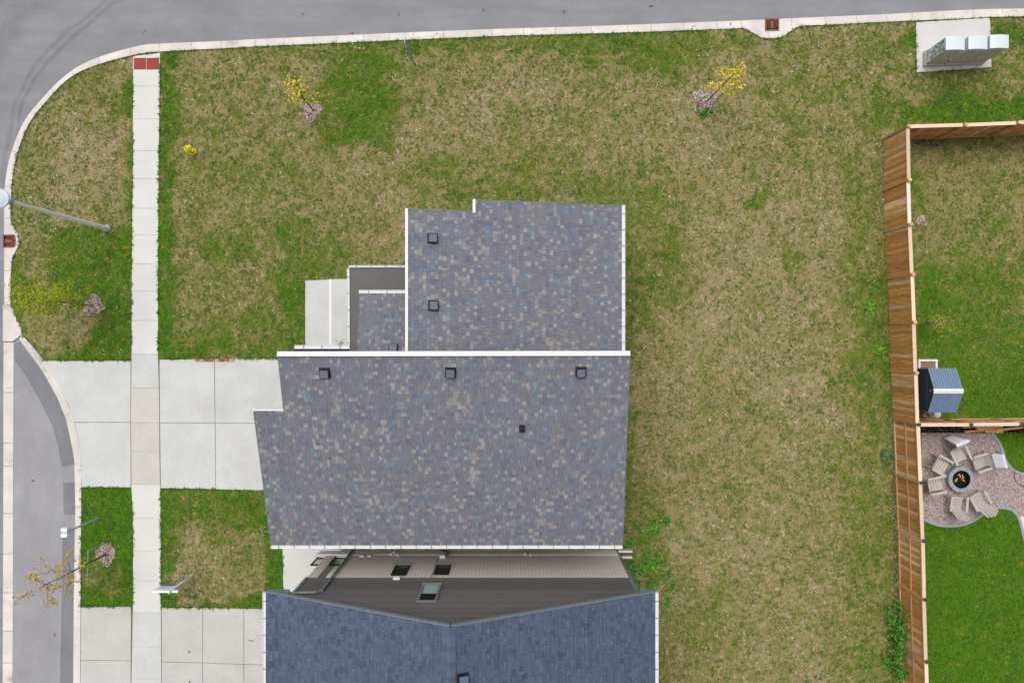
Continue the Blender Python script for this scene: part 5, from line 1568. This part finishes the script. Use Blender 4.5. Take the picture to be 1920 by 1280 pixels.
# catch basins
def basin(pxs, label, rz):
    q = [P(*p, -0.085) for p in pxs]
    c = sum(q, Vector()) / 4
    w = (q[1] - q[0]).length; h = (q[2] - q[1]).length
    o = empty('storm_drain', (c.x, c.y, -0.082), label, 'drain')
    b = MB(); b.box((0, 0, 0.004), (w, h, 0.008)); b.build('pit', M['hole'], o)
    b = MB()
    for s in (-1, 1):
        b.box((s * (w / 2 - 0.025), 0, 0.02), (0.05, h, 0.03)); b.box((0, s * (h / 2 - 0.025), 0.021), (w - 0.1, 0.05, 0.03))
    b.build('frame', M['rust'], o)
    n = 6
    for s in (-1, 1):
        for k in range(n):
            t = -1 + 2 * (k + 0.5) / n
            if rz: a = Vector((s * 0.02, t * h * 0.40, 0.02)); e = Vector((s * (w / 2 - 0.05), min(max(t * h * 0.40 + h * 0.2, -h * .42), h * .44), 0.02))
            else: a = Vector((t * w * 0.40, s * 0.02, 0.02)); e = Vector((min(max(t * w * 0.40 + w * 0.2, -w * .42), w * .44), s * (h / 2 - 0.05), 0.02))
            b = MB(); b.bar(a, e, 0.024, 0.026); b.build('grate_bar', M['rust'], o)
    b = MB(); b.box((0, 0, 0.022), (0.10, h * 0.55, 0.028) if rz else (w * 0.55, 0.10, 0.028)); b.build('centre_bar', M['rust'], o)
    return o
basin([(1434, 35.5), (1460, 35), (1460.5, 58), (1434.5, 58.5)], 'rusty storm drain grate set into the straight kerb', True)
basin([(6, 440), (30, 440), (30.5, 464), (6, 464)], 'rusty storm drain grate in the kerb near the street lamp', False)

# ------------------------------------------------------------------ young trees
def leaf_cloud(b, pts, n, spread, size, pal, g_):
    for k in range(n):
        p = Vector(pts[g_.integers(0, len(pts))]) + Vector(g_.normal(0, spread, 3))
        s = size * g_.uniform(0.6, 1.3)
        a = g_.random() * 6.28; tl = g_.uniform(-0.7, 0.7)
        d = Vector((math.cos(a), math.sin(a), tl)).normalized()
        sd_ = d.cross(Vector((g_.normal(0, .5), g_.normal(0, .5), 1))).normalized()
        c = pal[g_.integers(0, len(pal))]; kk = g_.uniform(0.85, 1.15)
        b.cur = tuple(min(0.9, v * kk) for v in c)
        b.face([p, p + d * s * 0.5 + sd_ * s * 0.32, p + d * s, p + d * s * 0.5 - sd_ * s * 0.32])
def young_tree(px, py, h, spread, nbr, nleaf, leaf, pal, label, seed, lean=(0, 0), crown0=0.35, size=0.09, rad=0.028):
    g_ = np.random.default_rng(seed)
    base = P(px, py)
    o = empty('young_tree', (base.x, base.y, 0), label, 'tree')
    n = 9; tr = []
    for k in range(n):
        t = k / (n - 1)
        tr.append(Vector((lean[0] * t + g_.normal(0, 0.02) * t, lean[1] * t + g_.normal(0, 0.02) * t, h * t - 0.02)))
    b = MB(); b.tube(tr, [rad * (1 - 0.85 * k / (n - 1)) + 0.004 for k in range(n)], 7); tk = b.build('trunk', M['bark'], o)
    tips = []
    for k in range(nbr):
        t = crown0 + (0.97 - crown0) * (k + g_.random() * 0.6) / nbr
        i = t * (n - 1); i0 = int(i); p = tr[i0].lerp(tr[min(i0 + 1, n - 1)], i - i0)
        a = k * 2.4 + g_.random()
        L = spread * (1.1 - 0.6 * (t - crown0)) * g_.uniform(0.6, 1.15)
        d = Vector((math.cos(a), math.sin(a), g_.uniform(0.45, 0.95)))
        q = [p, p + d * L * 0.5 + Vector((0, 0, 0.02)), p + d * L + Vector((0, 0, 0.10 * L))]
        b = MB(); b.tube(q, [0.011, 0.007, 0.003], 5); b.build('branch', M['bark'], o)
        tips += [tuple(q[1].lerp(q[2], s)) for s in (0.1, 0.4, 0.7, 1.0)] + [tuple(q[0].lerp(q[1], 0.7))]
        for _ in range(2):
            m_ = q[1].lerp(q[2], g_.random()); e = m_ + Vector(g_.normal(0, 1, 3)).normalized() * L * 0.35
            b = MB(); b.tube([m_, e], [0.005, 0.002], 4); b.build('twig', M['bark'], o); tips.append(tuple(e))
    tips.append(tuple(tr[-1])); tips.append(tuple(tr[-2]))
    b = MB(); leaf_cloud(b, tips, nleaf, leaf, size, pal, g_)
    b.build('crown', M['leaf'], o, colors=True)
    return o
YEL = [S(232, 208, 52), S(222, 190, 40), S(240, 222, 90), S(206, 184, 60)]
YGR = [S(160, 172, 28), S(138, 158, 24), S(176, 180, 36), S(118, 142, 30)]
ORG = [S(196, 164, 48), S(178, 146, 44), S(206, 180, 66), S(164, 150, 60)]
young_tree(588, 208, 3.2, 0.60, 11, 190, 0.08, YEL, 'young tree with sparse yellow leaves in a mulch ring beside the greenest patch', 1, (0.05, 0.0), 0.40, 0.095)
young_tree(1324, 192, 3.9, 0.58, 11, 270, 0.07, YEL, 'young tree with bright yellow leaves and slanting stakes on the dry lawn', 2, (0.25, 0.05), 0.35, 0.11)
young_tree(173, 573, 4.0, 0.92, 20, 1900, 0.15, YGR, 'young tree with yellow-green leaves on the corner verge', 3, (-0.02, 0.05), 0.30, 0.085)
young_tree(199, 1038, 4.1, 0.98, 12, 330, 0.06, ORG, 'nearly bare young tree with amber leaves leaning over the parking bay', 4, (-0.02, -0.02), 0.45, 0.11, 0.042)
young_tree(1724, 609, 2.0, 0.42, 9, 150, 0.08, [S(170, 180, 40), S(140, 165, 40), S(196, 176, 50), S(190, 120, 60)], 'tiny sapling with yellow-green leaves just inside the fence', 5, (0.05, 0), 0.45, 0.075, 0.014)
p = P(1726, 417); b = MB()
b.tube([p, p + Vector((0.10, 0.03, 0.6)), p + Vector((0.22, 0.04, 1.25))], [0.012, 0.009, 0.003], 6)
tw = MB(); tw.tube([Vector((0, 0, -0.02)), Vector((0.05, 0.02, 0.6)), Vector((0.15, 0.03, 1.2))], [0.012, 0.009, 0.003], 6)
tw = tw.build('bare_sapling', M['bark']); tw.location = p; tag(tw, 'leafless sapling twig in a small mulch ring inside the fence', 'sapling')
# mulch rings
RL = ['mulch ring under the sparse yellow-leaved tree', 'mulch ring under the tree with slanting stakes', 'pinkish mulch ring under the yellow-green verge tree', 'brown mulch ring under the nearly bare tree', 'small mulch ring around the leafless sapling']
for (cx, cy, r_), lab in zip(RINGS, RL):
    g_ = np.random.default_rng(int(cx))
    R_ = r_ * CAM_H / F; c = P(cx, cy)
    pol = []
    for k in range(22):
        a = 6.2832 * k / 22; q = R_ * (0.82 + 0.22 * math.sin(a * 3 + cx) * g_.random() + 0.10 * g_.normal())
        pol.append((cx + q * math.cos(a) * F / CAM_H, cy + q * math.sin(a) * F / CAM_H))
    o = stones('mulch_ring', pol, int(2600 * R_), 0.018, 0.045, [S(206, 188, 180), S(178, 154, 146), S(218, 204, 198), S(160, 134, 126), S(230, 222, 216), S(128, 106, 100)], 0.012, lab, 'mulch', int(cx) + 1, M['chip'])
    b = MB(); b.flat(W([((x - cx) * 0.92 + cx, (y - cy) * 0.92 + cy) for x, y in pol]), 0.016)
    bd = b.build('mulch_base', plain('mulch_soil', S(160, 136, 128), 0.95, 0.3, 20, 60) if 'mulch_soil' not in bpy.data.materials else bpy.data.materials['mulch_soil'], o)
# stakes
def stakes(posts, rails, label):
    q = [(P(*a), P(*a) + Vector((dx, dy, h))) for a, h, dx, dy in posts]
    o = empty('tree_stakes', q[0][0], label, 'stakes'); o0 = q[0][0]
    for a, c in q:
        b = MB(); b.bar(a - o0 - Vector((0, 0, 0.02)), c - o0, 0.04); b.build('stake', M['stake'], o)
    for i, j, z in rails:
        b = MB(); b.bar(q[i][1] - o0 + Vector((0, 0, z)), q[j][1] - o0 + Vector((0, 0, z)), 0.022, 0.035); b.build('crossbar', M['stake'], o)
stakes([((176, 553.5), 1.25, 0, 0), ((177, 594), 1.25, 0, 0)], [(0, 1, -0.03)], 'two stakes and crossbar supporting the yellow-green verge tree')
stakes([((199, 1017), 1.3, 0, 0), ((198, 1060), 1.3, 0, 0)], [(0, 1, -0.03)], 'two stakes and crossbar supporting the nearly bare tree')
stakes([((1308, 196), 0.85, 0.15, 0.1), ((1336, 196), 1.35, 0.1, 0.08)], [(0, 1, 0.0)], 'slanting stakes supporting the bright yellow tree')
stakes([((1729, 612), 0.8, 0, 0), ((1736, 602), 0.8, 0, 0)], [(0, 1, -0.03)], 'short white stakes beside the tiny sapling')

# ------------------------------------------------------------------ weeds
def weed(px, py, r_, h, n, label, group=None, pal=None, seed=1, broad=0.16, name='leafy_weed', cat='weed'):
    g_ = np.random.default_rng(seed); p = P(px, py)
    pal = pal or [S(70, 140, 40), S(90, 156, 50), S(54, 116, 40), S(112, 168, 60)]
    b = MB()
    for k in range(n):
        a = g_.random() * 6.283; L = r_ * g_.uniform(0.45, 1.1)
        d = Vector((math.cos(a), math.sin(a), 0)); s = Vector((-d.y, d.x, 0)); w = L * broad * g_.uniform(0.7, 1.3)
        o_ = Vector((g_.normal(0, r_ * 0.35), g_.normal(0, r_ * 0.35), 0.0)); z = h * g_.uniform(0.3, 1.0)
        c = pal[g_.integers(0, len(pal))]; kk = g_.uniform(0.8, 1.15); b.cur = tuple(v * kk for v in c)
        m_ = o_ + d * L * 0.5 + Vector((0, 0, z)); e = o_ + d * L + Vector((0, 0, z * g_.uniform(0.5, 1.0)))
        b.face([o_, m_ + s * w, e, m_ - s * w])
    ob = b.build(name, M['leaf'], colors=True); ob.location = p
    return tag(ob, label, cat, group)
LW = 'bright green leafy weed growing along the back of the houses'
for i, (x, y, r_) in enumerate([(1202, 985, 0.22), (1225, 987, 0.34), (1248, 975, 0.34), (1222, 998, 0.22), (1215, 1060, 0.5), (1235, 1050, 0.36), (1250, 1078, 0.30), (1183, 1068, 0.42), (1196, 1092, 0.26), (1258, 1105, 0.22), (1222, 1098, 0.26), (1250, 1126, 0.26),
                                (1180, 1015, 0.24), (1262, 1096, 0.2), (1208, 1034, 0.22)]):
    weed(x, y, r_ * 0.85, 0.13, int(14 + r_ * 40), LW, 'weeds behind the houses', seed=20 + i)
weed(1659, 861, 0.36, 0.22, 16, 'broad-leaved grey-green plant at the foot of the fence', pal=[S(96, 136, 84), S(116, 150, 100), S(84, 124, 72)], seed=50, broad=0.26, name='broad_leaf_plant', cat='plant')
b_ = empty('weed_shrub', P(1676, 1185), 'tall bright green weed bush growing against the fence', 'shrub')
g_ = np.random.default_rng(61); b = MB(); st = MB()
pts = []
for k in range(90):
    q = Vector((g_.normal(0, 0.22), g_.uniform(-1.9, 1.4), g_.uniform(0.1, 0.75) * (1 - abs(g_.normal(0, 0.2)))))
    if q.x > 0.28: q.x = 0.28
    pts.append(tuple(q)); st.tube([(q.x * 0.8, q.y, -0.01), q], [0.006, 0.003], 4)
leaf_cloud(b, pts, 1500, 0.08, 0.11, [S(72, 138, 42), S(92, 156, 54), S(58, 116, 36), S(112, 164, 68)], g_)
b.build('crown', M['leaf'], b_, colors=True); st.build('stem', M['bark'], b_)
weed(1648, 660, 0.30, 0.12, 34, 'yellow-green low weed beside the middle of the fence', None, seed=70, pal=[S(100, 160, 30), S(130, 180, 50), S(80, 140, 30)])
weed(1630, 575, 0.34, 0.10, 40, 'spreading pale green weed on the dry lawn near the fence', None, seed=71, pal=[S(90, 150, 40), S(120, 170, 60)])
weed(1322, 212, 0.34, 0.16, 30, 'bright green weed beside the mulch ring with slanting stakes', None, seed=72)
weed(639, 646, 0.20, 0.18, 22, 'small grass weed sprouting at the porch step corner', None, seed=73, pal=[S(150, 170, 90), S(170, 185, 110), S(110, 150, 60)], broad=0.06)
bpy.data.objects[-1]
for o in bpy.data.objects:
    if o.name.startswith('leafy_weed') and o.get('label', '').startswith('small grass weed'): o.location.z = 0.2

# loose stones and bare soil along the fence foot, a few bricks on the driveway edge
stones('fence_stones', [(1653, 258), (1663, 262), (1667, 420), (1671, 470), (1662, 470), (1656, 400)], 420, 0.02, 0.05, [S(214, 208, 204), S(184, 172, 168), S(160, 140, 132), S(120, 104, 96)], 0.0, 'pale loose stones along the foot of the fence', 'stones', 91, M['stone'])
stones('fence_soil', [(1672, 880), (1680, 880), (1690, 1150), (1678, 1150), (1670, 960)], 700, 0.02, 0.05, [S(120, 98, 84), S(98, 80, 68), S(140, 118, 104), S(180, 168, 160)], 0.0, 'bare brown soil crumbs along the fence with exposed rails', 'soil', 92, M['chip'])
stones('garden_rubble', [(1713, 262), (1770, 264), (1770, 272), (1745, 276), (1716, 270)], 240, 0.02, 0.05, [S(120, 104, 98), S(150, 136, 130), S(98, 84, 78)], 0.0, 'dark rubble below the fence inside the upper garden', 'rubble', 93, M['chip'])
stones('bare_soil', [(1740, 176), (1768, 168), (1802, 174), (1806, 192), (1780, 202), (1748, 196)], 260, 0.015, 0.04, [S(130, 112, 104), S(150, 134, 126), S(104, 90, 84)], 0.0, 'thin patch of soil clods on the grass behind the fence', 'soil', 94, M['chip'])
for k, x in enumerate((372, 380, 389, 397, 408, 417, 426, 436)):
    p = P(x, 674.6 + (k % 2) * 0.5); b = MB(); b.box((0, 0, 0.03), (0.19, 0.09, 0.06), Matrix.Rotation(rnd.uniform(-0.12, 0.12), 3, 'Z'))
    o = b.build('brick', plain('red_brick_%d' % k, S(*((178, 112, 92), (206, 170, 164), (150, 86, 70))[k % 3]), 0.9, 0.2, 12, 50)); o.location = p + Vector((0, 0, 0.034))
    tag(o, 'loose red brick lying along the edge of the wide driveway', 'brick', 'loose bricks on the driveway edge')
g_ = np.random.default_rng(123); lf = MB()
for x, y in ((748, 24), (905, 18), (268, 60), (566, 26), (1058, 23), (1222, 12), (90, 1100), (60, 900), (118, 806), (100, 1190), (1370, 47), (1300, 49), (660, 62), (355, 1222), (354, 1276), (470, 1200)):
    onc = x > 300 and y > 1000
    p = P(x, y, 0.038 if onc else -0.075 if 40 < y < 70 else -0.088); leaf_cloud(lf, [tuple(p)], 3, 0.03, 0.10, [S(206, 130, 70), S(180, 150, 60), S(120, 80, 60)], g_)
lf.v = [(x, y, max(z, 0.042) if (x > -16 and y < -13) else (-0.070 if z < -0.02 else z)) for x, y, z in lf.v]
tag(lf.build('fallen_leaves', M['leaf'], colors=True), 'few fallen brown leaves scattered on road and paving', 'leaves', kind='stuff')
